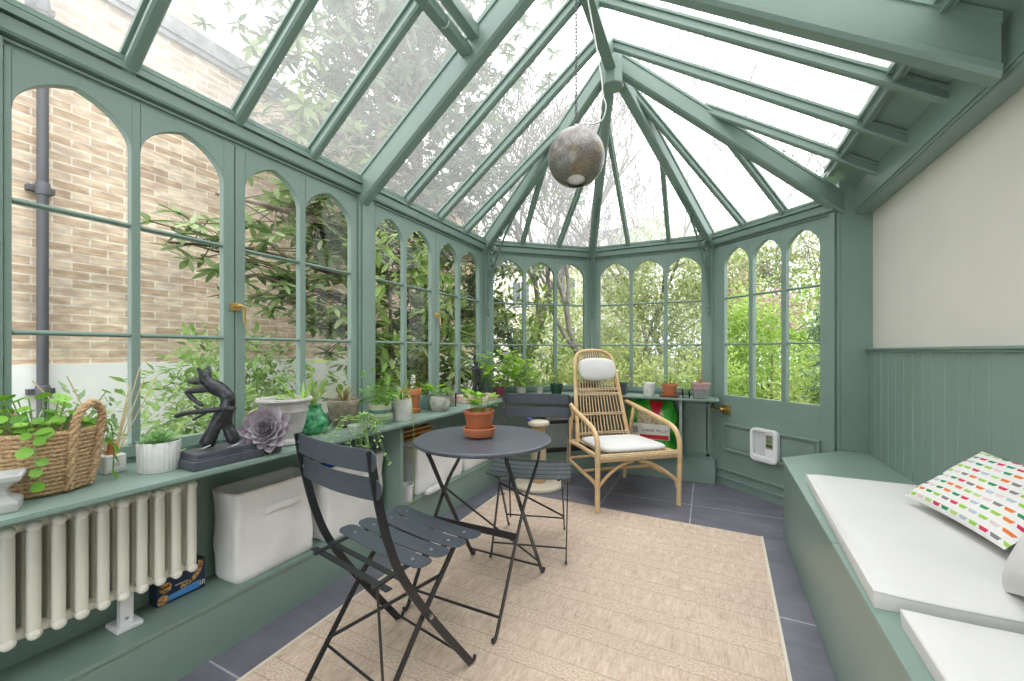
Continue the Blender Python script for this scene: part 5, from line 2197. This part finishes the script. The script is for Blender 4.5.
# pink clay tray and the dark statuette on it
t = thing('clay_tray', 'low pinkish clay tray on the shelf carrying the dark statuette', 'tray', (-1.62, 2.66, SZ))
mb = MB()
mb.box((-1.735, 2.50, SZ), (-1.51, 2.85, SZ + .034))
mb.box((-1.725, 2.51, SZ + .034), (-1.52, 2.84, SZ + .048))
mb.build('tray_body', mat('pink_clay', (.50, .30, .24), .8, col2=(.64, .52, .46), vscale=24), t, bevel=.004)
st_ = thing('statuette', 'small dark standing figure with folded arms by the far left window', 'sculpture', (-1.655, 2.76, SZ + .0485))
F0 = V((-1.655, 2.76, SZ + .0485))
def fp(a, z, d=0.):
    return F0 + rx_ * a + ry_ * d + ZUP * z
nodes = [(fp(.012, .115), .022), (fp(.014, .15), .021), (fp(.008, .19), .026), (fp(.0, .215), .012), (fp(-.006, .242, -.004), .019), (fp(-.004, .262, 0), .013),
         (fp(-.008, .06, -.01), .019), (fp(-.022, .010, -.012), .019), (fp(.028, .06, .01), .018), (fp(.040, .010, .012), .018),
         (fp(-.020, .190, -.016), .010), (fp(-.030, .165, -.024), .009), (fp(-.004, .158, -.034), .009), (fp(.034, .190, .006), .010), (fp(.042, .160, -.006), .009), (fp(.016, .160, -.030), .008)]
edges = [(0, 1), (1, 2), (2, 3), (3, 4), (4, 5), (0, 6), (6, 7), (0, 8), (8, 9), (2, 10), (10, 11), (11, 12), (2, 13), (13, 14), (14, 15)]
skin_mesh('figure', [n[0] for n in nodes], edges, [n[1] for n in nodes], BRONZE, st_)
mb = MB()
mb.box(fp(-.045, 0) - V((.0, .03, 0)), fp(.05, .008) + V((0, .03, 0)))
mb.build('base', BRONZE, st_)

# plants and pots round the bay
def potted(label, c, rb, rt, h, m, leafm, n, R_, H, L, W_, cat='plant', name='potted_plant', up=.4, rim=0, rimh=0, stems=True):
    t = thing(name, label, cat, (c[0], c[1], SZ))
    z0 = c[2] if len(c) > 2 else SZ
    t.location.z = z0
    ROOTM[t.name] = Matrix.Translation(V((c[0], c[1], z0)))
    mb = MB()
    pot(mb, (c[0], c[1], z0), rb, rt, h, wall=.005, rim=rim, rimh=rimh)
    mb.build('pot', m, t, smooth=45)
    soil((c[0], c[1], z0), rt * .86, h * .82, t)
    if n:
        mb = MB()
        st = MB()
        bushy(mb, st, (c[0], c[1], z0 + h * .85), n, R_, H, L, W_, up)
        mb.build('foliage', leafm, t, smooth=70)
        if stems:
            st.build('stems', STEM, t)
    return t
LIME = leaf_mat('lime_leaf', [(.22, .42, .04), (.36, .58, .07), (.50, .70, .16)], .4, .45)
potted('lime green leafy plant in a dark red pot right of the dark statuette', (-1.575, 3.005), .042, .050, .085, mat('dark_red_pot', (.20, .03, .06), .4), LIME, 120, .18, .36, .078, .046)
potted('lime green bushy plant in a pale pot in the angle of the bay', (-1.445, 3.155), .036, .044, .078, mat('pale_grey_pot', (.50, .50, .48), .5), LIME, 120, .16, .30, .074, .044)
potted('small succulent in a slim white pot on the bay shelf above the far folding chair', (-1.325, 3.285), .030, .034, .072, WASH, SUCC, 26, .035, .075, .036, .016)
potted('yellow green shrubby plant in a dark green bowl pot on the bay shelf', (-1.185, 3.335), .042, .060, .098, mat('dark_green_glaze', (.015, .06, .035), .25), leaf_mat('yellow_leaf', [(.30, .36, .06), (.48, .50, .10), (.55, .36, .10)], .5, .35), 70, .09, .15, .036, .018)
t = thing('planter_box', 'small black planter box with pale pebbles left of the rattan armchair back', 'planter', S1.at(.93, .16, SZ))
mb = MB()
S1.box(mb, .885, .99, .115, .20, SZ, SZ + .04)
mb.build('lower_tray', mat('pale_pebble', (.5, .5, .46), .8, var=.3, vscale=60), t, bevel=.004)
mb = MB()
S1.box(mb, .880, .995, .110, .205, SZ + .04, SZ + .092)
mb.build('black_box', DK, t, bevel=.003)
potted('dark grey round pot with straggly leaves beside the rattan chair back', (-.690, 3.645), .046, .060, .105, mat('dark_grey_pot', (.07, .075, .085), .6), DRY, 40, .09, .12, .04, .014)
t = thing('candle_jar', 'white cylindrical candle jar on the bay shelf right of the rattan armchair', 'candle', (-.447, 3.615, SZ))
mb = MB()
mb.lathe([(0, 0), (.044, 0), (.047, .004), (.047, .112), (.044, .114), (.041, .112), (.040, .095), (0, .095)], (-.447, 3.615, SZ), 32)
mb.build('jar', mat('white_speckled_ceramic', (.66, .66, .64), .5, var=.1, vscale=60), t, smooth=45)
mb = MB()
mb.lathe([(0, .0955), (.012, .0965), (.038, .0955)], (-.447, 3.615, SZ), 20)
mb.tube([(-.447, 3.615, SZ + .096), (-.446, 3.575, SZ + .108)], .0015, 5)
mb.build('wax', mat('candle_wax', (.78, .76, .70), .5), t, smooth=60)
qx, qy = -.285, 3.625
mb = MB()
mb.lathe([(0, 0), (.066, 0), (.078, .004), (.082, .018), (.078, .020), (.066, .009), (0, .008)], (qx, qy, SZ), 32)
tag(mb.build('plant_saucer', mat('dark_terracotta', (.22, .075, .04), .7), smooth=40), 'wide dark terracotta saucer on the bay shelf right of the white candle jar', 'saucer')
potted('round orange terracotta pot with a bright leafy sprig beside the white candle jar', (qx, qy, SZ + .0098), .044, .063, .098, TERRA, LIME, 26, .075, .12, .048, .026, rim=.003, rimh=.02)
t = thing('glass_tumbler', 'clear tumbler with a green cutting on the bay shelf between two pots', 'glass', (-.155, 3.605, SZ))
mb = MB()
mb.lathe([(0, 0), (.030, 0), (.033, .07), (.031, .07), (.028, .004), (0, .004)], (-.155, 3.605, SZ), 24)
mb.build('tumbler', TUMB, t, smooth=40)
mb = MB()
st = MB()
bushy(mb, st, (-.155, 3.605, SZ + .02), 26, .05, .17, .036, .018)
mb.build('foliage', LIME, t, smooth=70)
st.build('stems', STEM, t)
t = thing('potted_cactus', 'pink and grey dipped pot with thin dry stems near the garden door', 'plant', (-.048, 3.615, SZ))
mb = MB()
mats_ = [mat('grey_dip', (.24, .25, .25), .6, var=.2, vscale=30), mat('pink_wash', (.48, .30, .30), .7)]
mb.lathe([(0, 0), (.044, 0), (.052, .004), (.064, .078)], (-.048, 3.615, SZ), 32, 0, mod=None)
mb.lathe([(.064, .078), (.067, .105), (.073, .108), (.075, .126), (.070, .128), (.064, .118), (.060, .105), (0, .105)], (-.048, 3.615, SZ), 32, 1)
mb.build('pot', mats_, t, smooth=45)
mb = MB()
strap_plant(mb, (-.048, 3.615, SZ + .105), 30, .11, .006, 1., .7)
mb.build('foliage', DRY, t, smooth=70)
mb = MB()
mb.tube(smoothpath([(-.043, 3.62, SZ + .10), (-.041, 3.625, SZ + .22), (-.031, 3.64, SZ + .33)], 4), .004, 6)
mb.tube(smoothpath([(-.053, 3.62, SZ + .10), (-.063, 3.64, SZ + .2), (-.058, 3.65, SZ + .28)], 4), .003, 6)
mb.build('dry_stems', mat('dry_twig', (.30, .24, .18), .8), t, smooth=60)
# ================================================================== GARDEN
def garden_ground():
    m, nt, b, o = nmat('garden_ground')
    f = noise_tex(nt, coords(nt), 1.6, 5, .6)
    nt.links.new(ramp(nt, f, [(.38, (.12, .11, .06)), (.5, (.16, .24, .06)), (.65, (.22, .34, .09))]), b.inputs['Base Color'])
    b.inputs['Roughness'].default_value = .95
    return m
mb = MB()
N = 30
vs, fs = [], []
for j in range(N + 1):
    for i in range(N + 1):
        x, y = -9 + 20 * i / N, -1.2 + 18 * j / N
        vs.append((x, y, -.16 + .03 * noise.noise(V((x, y, 0)))))
for j in range(N):
    for i in range(N):
        a = j * (N + 1) + i
        fs.append((a, a + 1, a + N + 2, a + N + 1))
mb.add(vs, fs)
mb.build('ground', garden_ground(), kind='structure')

def brick_mat():
    m, nt, b, o = nmat('london_stock_brick')
    t = node(nt, 'ShaderNodeTexCoord')
    s = node(nt, 'ShaderNodeSeparateXYZ')
    nt.links.new(t.outputs['Object'], s.inputs[0])
    c = node(nt, 'ShaderNodeCombineXYZ')
    nt.links.new(s.outputs[1], c.inputs[0])
    nt.links.new(s.outputs[2], c.inputs[1])
    bt = node(nt, 'ShaderNodeTexBrick')
    bt.offset = .5
    bt.inputs['Scale'].default_value = 1
    bt.inputs['Brick Width'].default_value = .212
    bt.inputs['Row Height'].default_value = .069
    bt.inputs['Mortar Size'].default_value = .0065
    bt.inputs['Mortar Smooth'].default_value = .3
    bt.inputs['Bias'].default_value = -.1
    bt.inputs['Color1'].default_value = (.52, .405, .315, 1)
    bt.inputs['Color2'].default_value = (.74, .65, .565, 1)
    bt.inputs['Mortar'].default_value = (.74, .71, .67, 1)
    nt.links.new(c.outputs[0], bt.inputs['Vector'])
    f = noise_tex(nt, coords(nt), 1.4, 4)
    f2 = noise_tex(nt, coords(nt, (1, 4, 12)), 2.2, 3)
    r1 = ramp(nt, f, [(.35, (.82, .80, .78)), (.65, (1.18, 1.14, 1.08))])
    r2 = ramp(nt, f2, [(.35, (.80, .74, .70)), (.65, (1.15, 1.12, 1.05))])
    m1 = node(nt, 'ShaderNodeMixRGB', blend_type='MULTIPLY')
    m1.inputs[0].default_value = 1
    nt.links.new(bt.outputs['Color'], m1.inputs[1])
    nt.links.new(r1, m1.inputs[2])
    m2 = node(nt, 'ShaderNodeMixRGB', blend_type='MULTIPLY')
    m2.inputs[0].default_value = 1
    nt.links.new(m1.outputs[0], m2.inputs[1])
    nt.links.new(r2, m2.inputs[2])
    nt.links.new(m2.outputs[0], b.inputs['Base Color'])
    b.inputs['Roughness'].default_value = .9
    bump(nt, b, bt.outputs['Fac'], -.4, .01)
    return m
BRICK = brick_mat()
gw = struct_root('garden_wall', None, None, (-4.6, 2.5, -.2))
mb = MB()
mb.box((-4.75, -1.2, 1.0), (-4.5, 7.6, 4.05))
mb.build('brickwork', BRICK, gw)
mb = MB()
mb.box((-4.78, -1.2, -.2), (-4.485, 7.6, 1.0))
mb.build('white_render', mat('white_render', (.88, .88, .87), .9, var=.05, vscale=3), gw)
mb = MB()
mb.box((-4.80, -1.2, 4.05), (-4.44, 7.6, 4.20))
mb.box((-4.79, -1.2, 4.00), (-4.46, 7.6, 4.05))
mb.build('coping', mat('grey_coping', (.30, .30, .30), .9, var=.2, vscale=8), gw)
ch_ = thing('chimney', 'brick chimney rising above the coping of the garden wall', 'chimney', (-5.4, 3.6, -.2))
mb = MB()
mb.box((-6.2, 1.7, -.2), (-5.0, 2.45, 5.6))
mb.build('brickwork', BRICK, ch_)
mb = MB()
mb.box((-6.25, 1.65, 5.6), (-4.95, 2.5, 5.75))
mb.build('coping', MATS['grey_coping'], ch_)
dp = thing('drainpipe', 'dark grey drainpipe on the brick wall outside the nearest window', 'drainpipe', (-4.42, 1.16, -.15))
PIPE = mat('grey_iron_pipe', (.085, .085, .10), .5)
mb = MB()
mb.tube([(-4.42, 1.16, -.15), (-4.42, 1.16, 4.0)], .031, 16)
mb.build('pipe', PIPE, dp, smooth=50)
for z in (.75, 2.25, 3.6):
    mb = MB()
    mb.lathe([(.031, 0), (.039, .004), (.039, .09), (.036, .094), (.031, .096)], (-4.42, 1.16, z), 16)
    mb.box((-4.50, 1.09, z + .03), (-4.44, 1.23, z + .07))
    mb.build('collar', PIPE, dp, smooth=40)

# ---------------------------------------------------------------- planting
def blob_leaves(mb, c, rad_, n, L, W_, seg=2, gravity=.2):
    """leaves in many small tufts spread through an ellipsoid, so that the outline is ragged"""
    c = V(c)
    nt_ = max(8, n // 22)
    tufts = []
    for i in range(nt_):
        d = V((RND.gauss(0, 1), RND.gauss(0, 1), RND.gauss(0, 1))).normalized()
        r = RND.uniform(.45, 1.08)
        tufts.append((c + V((d.x * rad_[0], d.y * rad_[1], d.z * rad_[2])) * r, d))
    tr = (rad_[0] + rad_[1] + rad_[2]) / 3 * .24
    for i in range(n):
        tc, td = tufts[i % nt_]
        e = V((RND.gauss(0, 1), RND.gauss(0, 1), RND.gauss(0, 1))).normalized()
        p = tc + e * tr * RND.uniform(.2, 1.)
        q = (e + td * .5 + V((RND.uniform(-.7, .7), RND.uniform(-.7, .7), RND.uniform(-.7, .5) - gravity))).normalized()
        nrm = V((RND.uniform(-.6, .6), RND.uniform(-.6, .6), 1)) + td * .4
        s = RND.uniform(.55, 1.25)
        mb.leaf(p, q, nrm, L * s, W_ * s, .12, .1, seg=seg)

def bush(name, label, cat, blobs, m, L, W_, dens=1., trunk=None, group=None, seg=2):
    c0 = blobs[0][0]
    t = thing(name, label, cat, (c0[0], c0[1], -.16), 0, group)
    mb = MB()
    for c, rad_ in blobs:
        area = (rad_[0] * rad_[1] + rad_[1] * rad_[2] + rad_[0] * rad_[2]) / 3 * 4 * PI
        n = int(area / (L * W_) * 1.9 * dens)
        blob_leaves(mb, c, rad_, n, L, W_, seg)
    mb.build('foliage', m, t)
    mb = MB()
    if trunk is None:
        trunk = [((c0[0], c0[1], -.16), c, .025) for c, r in blobs]
    for a, b, r in trunk:
        a, b = V(a), V(b)
        mid = a.lerp(b, .5) + V((RND.uniform(-.1, .1), RND.uniform(-.1, .1), 0))
        mb.tube(smoothpath([a, mid, b], 4), [r * (1 - .5 * i / 8) for i in range(9)], 7)
    mb.build('stems', BARK, t, smooth=60)
    return t

GLOSSY = leaf_mat('glossy_evergreen_leaf', [(.06, .11, .04), (.17, .26, .09), (.35, .44, .20), (.56, .63, .42)], .25, .35, 1.6)
GREYG = leaf_mat('grey_green_leaf', [(.14, .22, .11), (.26, .38, .20), (.38, .48, .30)], .5, .35)
YELG = leaf_mat('yellow_green_leaf', [(.16, .26, .05), (.36, .46, .12), (.58, .64, .24), (.70, .72, .42)], .5, .45)
PALEG = leaf_mat('pale_speckled_leaf', [(.18, .27, .09), (.42, .50, .20), (.62, .66, .38), (.76, .76, .56)], .5, .4)
LIMEG = leaf_mat('lime_garden_leaf', [(.16, .32, .05), (.42, .58, .12), (.62, .74, .30)], .5, .5)
BLUEG = leaf_mat('blue_green_leaf', [(.05, .12, .08), (.12, .22, .15), (.30, .42, .34)], .4, .3)
PINK = leaf_mat('pink_blossom', [(.50, .22, .30), (.62, .36, .42), (.72, .58, .58)], .6, .4)

# shrubs in the side passage, below the sills
bush('shrub', 'grey green shrub outside the nearest window, in front of the white rendered wall', 'shrub', [((-2.75, .62, .22), (.50, .42, .50)), ((-3.0, 1.0, .32), (.5, .45, .50))], GREYG, .075, .032, .8)
bush('shrub', 'taller grey green shrub behind the dark sculpture outside the window', 'shrub', [((-2.65, 1.42, .55), (.42, .45, .62)), ((-3.1, 1.75, .62), (.5, .45, .62))], leaf_mat('spring_green_leaf', [(.16, .28, .09), (.30, .46, .14), (.46, .58, .28)], .5, .4), .070, .030, .85)

# magnolia with large glossy leaves, reaching across the brick wall
def branch_cluster(leaf_mb, wood, start, tip, n, L, W_, R_):
    start, tip = V(start), V(tip)
    mid = start.lerp(tip, .55) + V((RND.uniform(-.15, .15), RND.uniform(-.15, .15), RND.uniform(.0, .15)))
    pts = smoothpath([start, mid, tip], 5)
    wood.tube(pts, [.026 - .019 * i / (len(pts) - 1) for i in range(len(pts))], 6)
    k = 0
    while k < n:
        base = pts[int(RND.uniform(.35, 1) * (len(pts) - 1))] + V((RND.gauss(0, R_), RND.gauss(0, R_), RND.gauss(0, R_ * .8)))
        wood.tube([pts[int(RND.uniform(.45, .99) * (len(pts) - 1))], base], .004, 4)
        m = RND.randint(6, 9)
        a0 = RND.uniform(0, 2 * PI)
        ax = V((RND.uniform(-.5, .5), RND.uniform(-.5, .5), 1)).normalized()
        x = ax.orthogonal().normalized()
        y = ax.cross(x)
        for i in range(m):
            a = a0 + 2 * PI * i / m
            d = x * math.cos(a) + y * math.sin(a) + ax * RND.uniform(-.5, .5)
            s = RND.uniform(.75, 1.15)
            leaf_mb.leaf(base, d, ax, L * s, W_ * s, .12, RND.uniform(.05, .3), seg=3)
        k += m
t = thing('magnolia_tree', 'evergreen magnolia with big glossy leaves outside the left windows, in front of the brick wall', 'tree', (-3.0, 3.0, -.16))
lm, wd = MB(), MB()
wd.tube(smoothpath([(-3.0, 3.0, -.16), (-2.95, 2.95, 1.0), (-3.05, 2.9, 2.1), (-2.9, 3.0, 3.2), (-2.9, 3.1, 4.2)], 5), [.085 - .055 * i / 20 for i in range(21)], 9)
for st_p, tip, n, R_ in (((-3.0, 2.92, 1.75), (-2.85, 1.24, 1.74), 120, .13), ((-3.0, 2.92, 1.9), (-2.70, 1.42, 2.06), 70, .12), ((-3.0, 2.92, 2.1), (-2.7, 1.80, 2.10), 110, .15), ((-3.0, 2.92, 1.5), (-2.80, 1.75, 1.62), 110, .15), ((-3.05, 2.9, 1.9), (-2.75, 2.15, 2.12), 150, .18),
                         ((-3.0, 2.95, 1.2), (-2.50, 2.45, 1.25), 150, .2), ((-3.0, 2.95, .9), (-2.4, 2.75, .95), 150, .22), ((-3.05, 2.9, 2.0), (-2.55, 2.9, 2.0), 160, .24),
                         ((-3.0, 2.95, .6), (-2.35, 3.15, .55), 130, .22), ((-3.05, 2.9, 1.3), (-2.45, 3.35, 1.45), 160, .22), ((-3.05, 2.9, 1.9), (-2.45, 3.7, 2.0), 160, .24),
                         ((-3.05, 2.9, 1.4), (-3.45, 2.3, 1.55), 90, .18), ((-2.9, 3.0, 2.9), (-2.9, 2.05, 3.0), 170, .28)):
    branch_cluster(lm, wd, st_p, tip, int(n * 1.8), .128, .046, R_)
lm.build('foliage', GLOSSY, t, smooth=70)
wd.build('trunk', BARK, t, smooth=60)
bush('shrub', 'bright green broad leaved shrub pressed against the two windows beyond the post', 'shrub', [((-2.42, 2.45, .75), (.32, .45, .8)), ((-2.40, 3.15, .95), (.32, .45, .9)), ((-2.5, 2.7, 1.75), (.35, .55, .5))], leaf_mat('broad_spring_leaf', [(.16, .30, .06), (.36, .50, .14), (.58, .68, .30)], .35, .45), .11, .042, .42, seg=3)
# crown above the roof: many leaf whorls, its own tree behind
t = thing('evergreen_tree', 'tall evergreen whose crown spreads above the left slope of the glass roof', 'tree', (-3.4, 4.3, -.16))
lm, wd = MB(), MB()
wd.tube(smoothpath([(-3.4, 4.3, -.16), (-3.35, 4.2, 1.5), (-3.3, 4.1, 3.2), (-3.3, 3.9, 5.0)], 5), [.10 - .06 * i / 15 for i in range(16)], 9)
for st_p, tip, n, R_ in (((-3.3, 4.1, 2.9), (-2.6, 3.0, 3.6), 230, .36), ((-3.3, 4.0, 3.4), (-3.2, 2.6, 4.3), 250, .42), ((-3.3, 4.0, 3.8), (-2.4, 3.4, 4.5), 260, .42), ((-3.3, 3.9, 4.4), (-3.5, 3.0, 5.3), 240, .42),
                         ((-3.3, 4.1, 3.0), (-2.3, 4.3, 3.2), 240, .36), ((-3.3, 4.1, 2.2), (-2.5, 4.2, 2.3), 200, .34), ((-3.3, 4.1, 1.5), (-2.4, 4.4, 1.5), 200, .34), ((-3.35, 4.2, .9), (-2.3, 4.0, .8), 200, .32),
                         ((-3.3, 4.0, 4.2), (-2.5, 4.6, 5.0), 220, .44), ((-3.3, 4.0, 3.3), (-3.8, 3.0, 3.7), 200, .36), ((-3.35, 4.2, 2.0), (-3.6, 3.2, 2.6), 160, .3)):
    branch_cluster(lm, wd, st_p, tip, int(n * 4.2), .125, .048, R_ * 1.2)
lm.build('foliage', leaf_mat('crown_leaf', [(.05, .09, .04), (.12, .18, .09), (.24, .30, .18), (.38, .42, .31)], .35, .3), t, smooth=70)
wd.build('trunk', BARK, t, smooth=60)

# beyond the bay
bush('laurel_bush', 'broad leaved yellow green laurel close outside the first angled bay window', 'shrub', [((-2.05, 4.75, .7), (.62, .55, .95)), ((-2.35, 4.55, 1.75), (.6, .55, .62))], leaf_mat('laurel_leaf', [(.09, .17, .03), (.22, .33, .07), (.40, .48, .14)], .35, .35), .13, .045, .75, seg=2)
bush('shrub', 'low lime green shrub outside the bay behind the rattan armchair', 'shrub', [((-1.15, 5.6, .55), (.75, .6, .72)), ((-.25, 5.9, .45), (.7, .6, .62))], YELG, .075, .034, .7)
bush('hedge', 'tall pale speckled hedge filling the middle bay window', 'hedge', [((-1.25, 7.4, 1.2), (.75, .6, 1.45)), ((.05, 7.5, 1.15), (.85, .6, 1.5)), ((-.6, 7.6, 2.5), (1.25, .6, 1.0))], PALEG, .080, .040, 1.0)
bush('shrub', 'bright lime shrub outside the right light of the middle bay window', 'shrub', [((.05, 5.45, .45), (.42, .42, .75))], LIMEG, .065, .030, .85)
bush('shrub', 'lime green shrub seen through the left light of the garden door', 'shrub', [((.72, 6.3, .75), (.62, .55, 1.0)), ((.42, 6.6, 1.2), (.45, .45, .8))], LIMEG, .072, .033, .9)
bush('shrub', 'yellow green shrub seen low through the middle light of the garden door', 'shrub', [((.95, 5.15, .35), (.5, .45, .62))], YELG, .065, .030, .8)
bush('conifer', 'blue green feathery evergreen filling the right light of the garden door', 'shrub', [((1.42, 5.15, .75), (.40, .45, .95)), ((1.36, 5.2, 1.35), (.32, .35, .55))], BLUEG, .11, .018, 1.5)
bush('blossom_bush', 'pink flowering bush beyond the lime shrubs, seen through the garden door', 'shrub', [((.95, 7.7, 1.75), (.6, .4, .35)), ((.45, 7.9, 2.2), (.4, .4, .55))], PINK, .05, .03, .40)
bush('hedge', 'lime green hedge at the far right of the garden beyond the door', 'hedge', [((2.1, 8.6, 1.0), (1.0, .7, 1.4)), ((.9, 8.9, .9), (.9, .6, 1.4))], LIMEG, .085, .040, .9)
bush('hedge', 'pale green hedge along the end of the garden', 'hedge', [((-3.1, 10.2, 1.3), (1.6, .7, 1.9)), ((-1.2, 10.6, 1.4), (1.5, .7, 2.0)), ((.9, 10.6, 1.6), (1.5, .7, 2.3)), ((2.8, 10.4, 1.6), (1.5, .7, 2.3)), ((1.7, 10.9, 3.2), (1.6, .7, 1.3)), ((.2, 10.9, 3.2), (1.3, .7, 1.0))], PALEG, .11, .052, .8)
bush('hazel_bush', 'pale yellow green thicket left of the middle bay window', 'shrub', [((-2.7, 7.3, 1.2), (.9, .6, 1.5))], YELG, .08, .036, .7)

# bare winter trees
def bare_tree(label, base, H, spread, seed, m, depth=7, r0=.075):
    rn = random.Random(seed)
    t = thing('bare_tree', label, 'tree', base, 0, None)
    mb = MB()
    def grow(p, d, L, r, k):
        n = 4
        pts = [p]
        dd = d.copy()
        for i in range(n):
            dd = (dd + V((rn.uniform(-.2, .2), rn.uniform(-.2, .2), rn.uniform(-.02, .14)))).normalized()
            pts.append(pts[-1] + dd * L / n)
        mb.tube(pts, [max(.0065, r * (1 - .35 * i / n)) for i in range(n + 1)], 7 if k < 2 else 5 if k < 4 else 3, caps=False)
        if k >= depth:
            return
        for j in range(rn.choice((2, 3, 3))):
            q = pts[rn.choice((2, 3, 4, 4))]
            nd = (dd + V((rn.uniform(-1, 1), rn.uniform(-1, 1), rn.uniform(-.35, .75))) * spread).normalized()
            grow(q, nd, L * rn.uniform(.62, .86), r * .58, k + 1)
    grow(V(base), V((rn.uniform(-.15, .15), rn.uniform(-.15, .15), 1)), H * .30, r0, 0)
    mb.build('branches', m, t, smooth=60)
PALEB = mat('pale_bark', (.24, .215, .20), .9, var=.25, vscale=8)
bare_tree('leafless pale tree beyond the first angled bay window', (-1.75, 6.9, -.16), 5.8, .8, 3, PALEB)
bare_tree('leafless tree rising behind the middle bay window above the roof glass', (-.85, 9.2, -.16), 7.2, .8, 8, PALEB)
bare_tree('leafless tree at the far right of the garden above the door', (1.9, 10.0, -.16), 4.2, .8, 21, PALEB, depth=6)
bare_tree('leafless tree overhanging the roof beyond the evergreen', (-3.4, 7.0, -.16), 8.0, .8, 5, PALEB, r0=.11)
bare_tree('leafless tree whose twigs stand over the middle of the bay roof', (-.45, 8.3, -.16), 7.4, .8, 31, PALEB)
# dark post carrying a feeder in the garden
mb = MB()
mb.tube([(-.02, 5.0, -.16), (-.02, 5.0, 1.02)], .022, 10)
mb.tube([(-.02, 5.0, 1.02), (-.02, 5.0, 1.06)], .035, 10)
tag(mb.build('garden_post', mat('black_iron', (.02, .022, .02), .6), smooth=40), 'slim dark post in the garden seen through the right light of the middle bay window', 'post')

# house across the gardens
hs = thing('neighbouring_house', 'pale rendered house far beyond the garden hedges', 'building', (-4.0, 15.0, -.16))
PINKR = mat('pale_render_wall', (.62, .56, .52), .9)
mb = MB()
mb.box((-7.5, 14.0, -.16), (-2.0, 16.0, 4.4))
mb.build('walls', PINKR, hs)
mb = MB()
mb.add([(-7.7, 13.8, 4.4), (-1.8, 13.8, 4.4), (-1.8, 16.2, 4.4), (-7.7, 16.2, 4.4), (-7.7, 15, 5.6), (-1.8, 15, 5.6)], [(0, 1, 5, 4), (2, 3, 4, 5), (1, 2, 5), (3, 0, 4), (0, 3, 2, 1)])
mb.build('roof', mat('grey_slates', (.22, .22, .24), .8), hs)
for x in (-6.4, -4.6, -2.9):
    for z in (.9, 2.7):
        mb = MB()
        mb.box((x - .4, 13.96, z), (x + .4, 14.02, z + 1.1))
        w_ = mb.build('window', mat('white_sash', (.75, .75, .75), .5), hs)
        mb = MB()
        mb.box((x - .33, 13.94, z + .07), (x - .02, 13.96, z + 1.03))
        mb.box((x + .02, 13.94, z + .07), (x + .33, 13.96, z + 1.03))
        mb.build('pane', mat('dark_window_glass', (.12, .13, .15), .1), w_)

# ================================================================== SKY, CAMERA, EXPOSURE
w = bpy.data.worlds.new('overcast')
sc.world = w
w.use_nodes = True
nt = w.node_tree
bgn = nt.nodes['Background']
tc = node(nt, 'ShaderNodeTexCoord')
sx = node(nt, 'ShaderNodeSeparateXYZ')
nt.links.new(tc.outputs['Generated'], sx.inputs[0])
col = ramp(nt, sx.outputs[2], [(.0, (.62, .65, .68)), (.10, (.74, .765, .785)), (.45, (1.05, 1.065, 1.08)), (1., (1.5, 1.5, 1.5))])
nt.links.new(col, bgn.inputs['Color'])
bgn.inputs['Strength'].default_value = 1.6

cam = bpy.data.cameras.new('camera')
cam.sensor_width = 36
cam.lens = 402 / 1024 * 36
cam.shift_y = 10.5 / 1024
cam.clip_start = .02
co = bpy.data.objects.new('camera', cam)
COL.objects.link(co)
co.location = (0, 0, 1.10)
co.rotation_euler = (PI / 2, 0, math.radians(25.88))
sc.camera = co

sc.view_settings.view_transform = 'Standard'
sc.view_settings.look = 'None'
sc.view_settings.gamma = 1
sc.view_settings.use_curve_mapping = False
sc.view_settings.exposure = 1.05
sc.cycles.max_bounces = 10
sc.cycles.diffuse_bounces = 5
sc.cycles.transparent_max_bounces = 24
sc.cycles.use_denoising = True
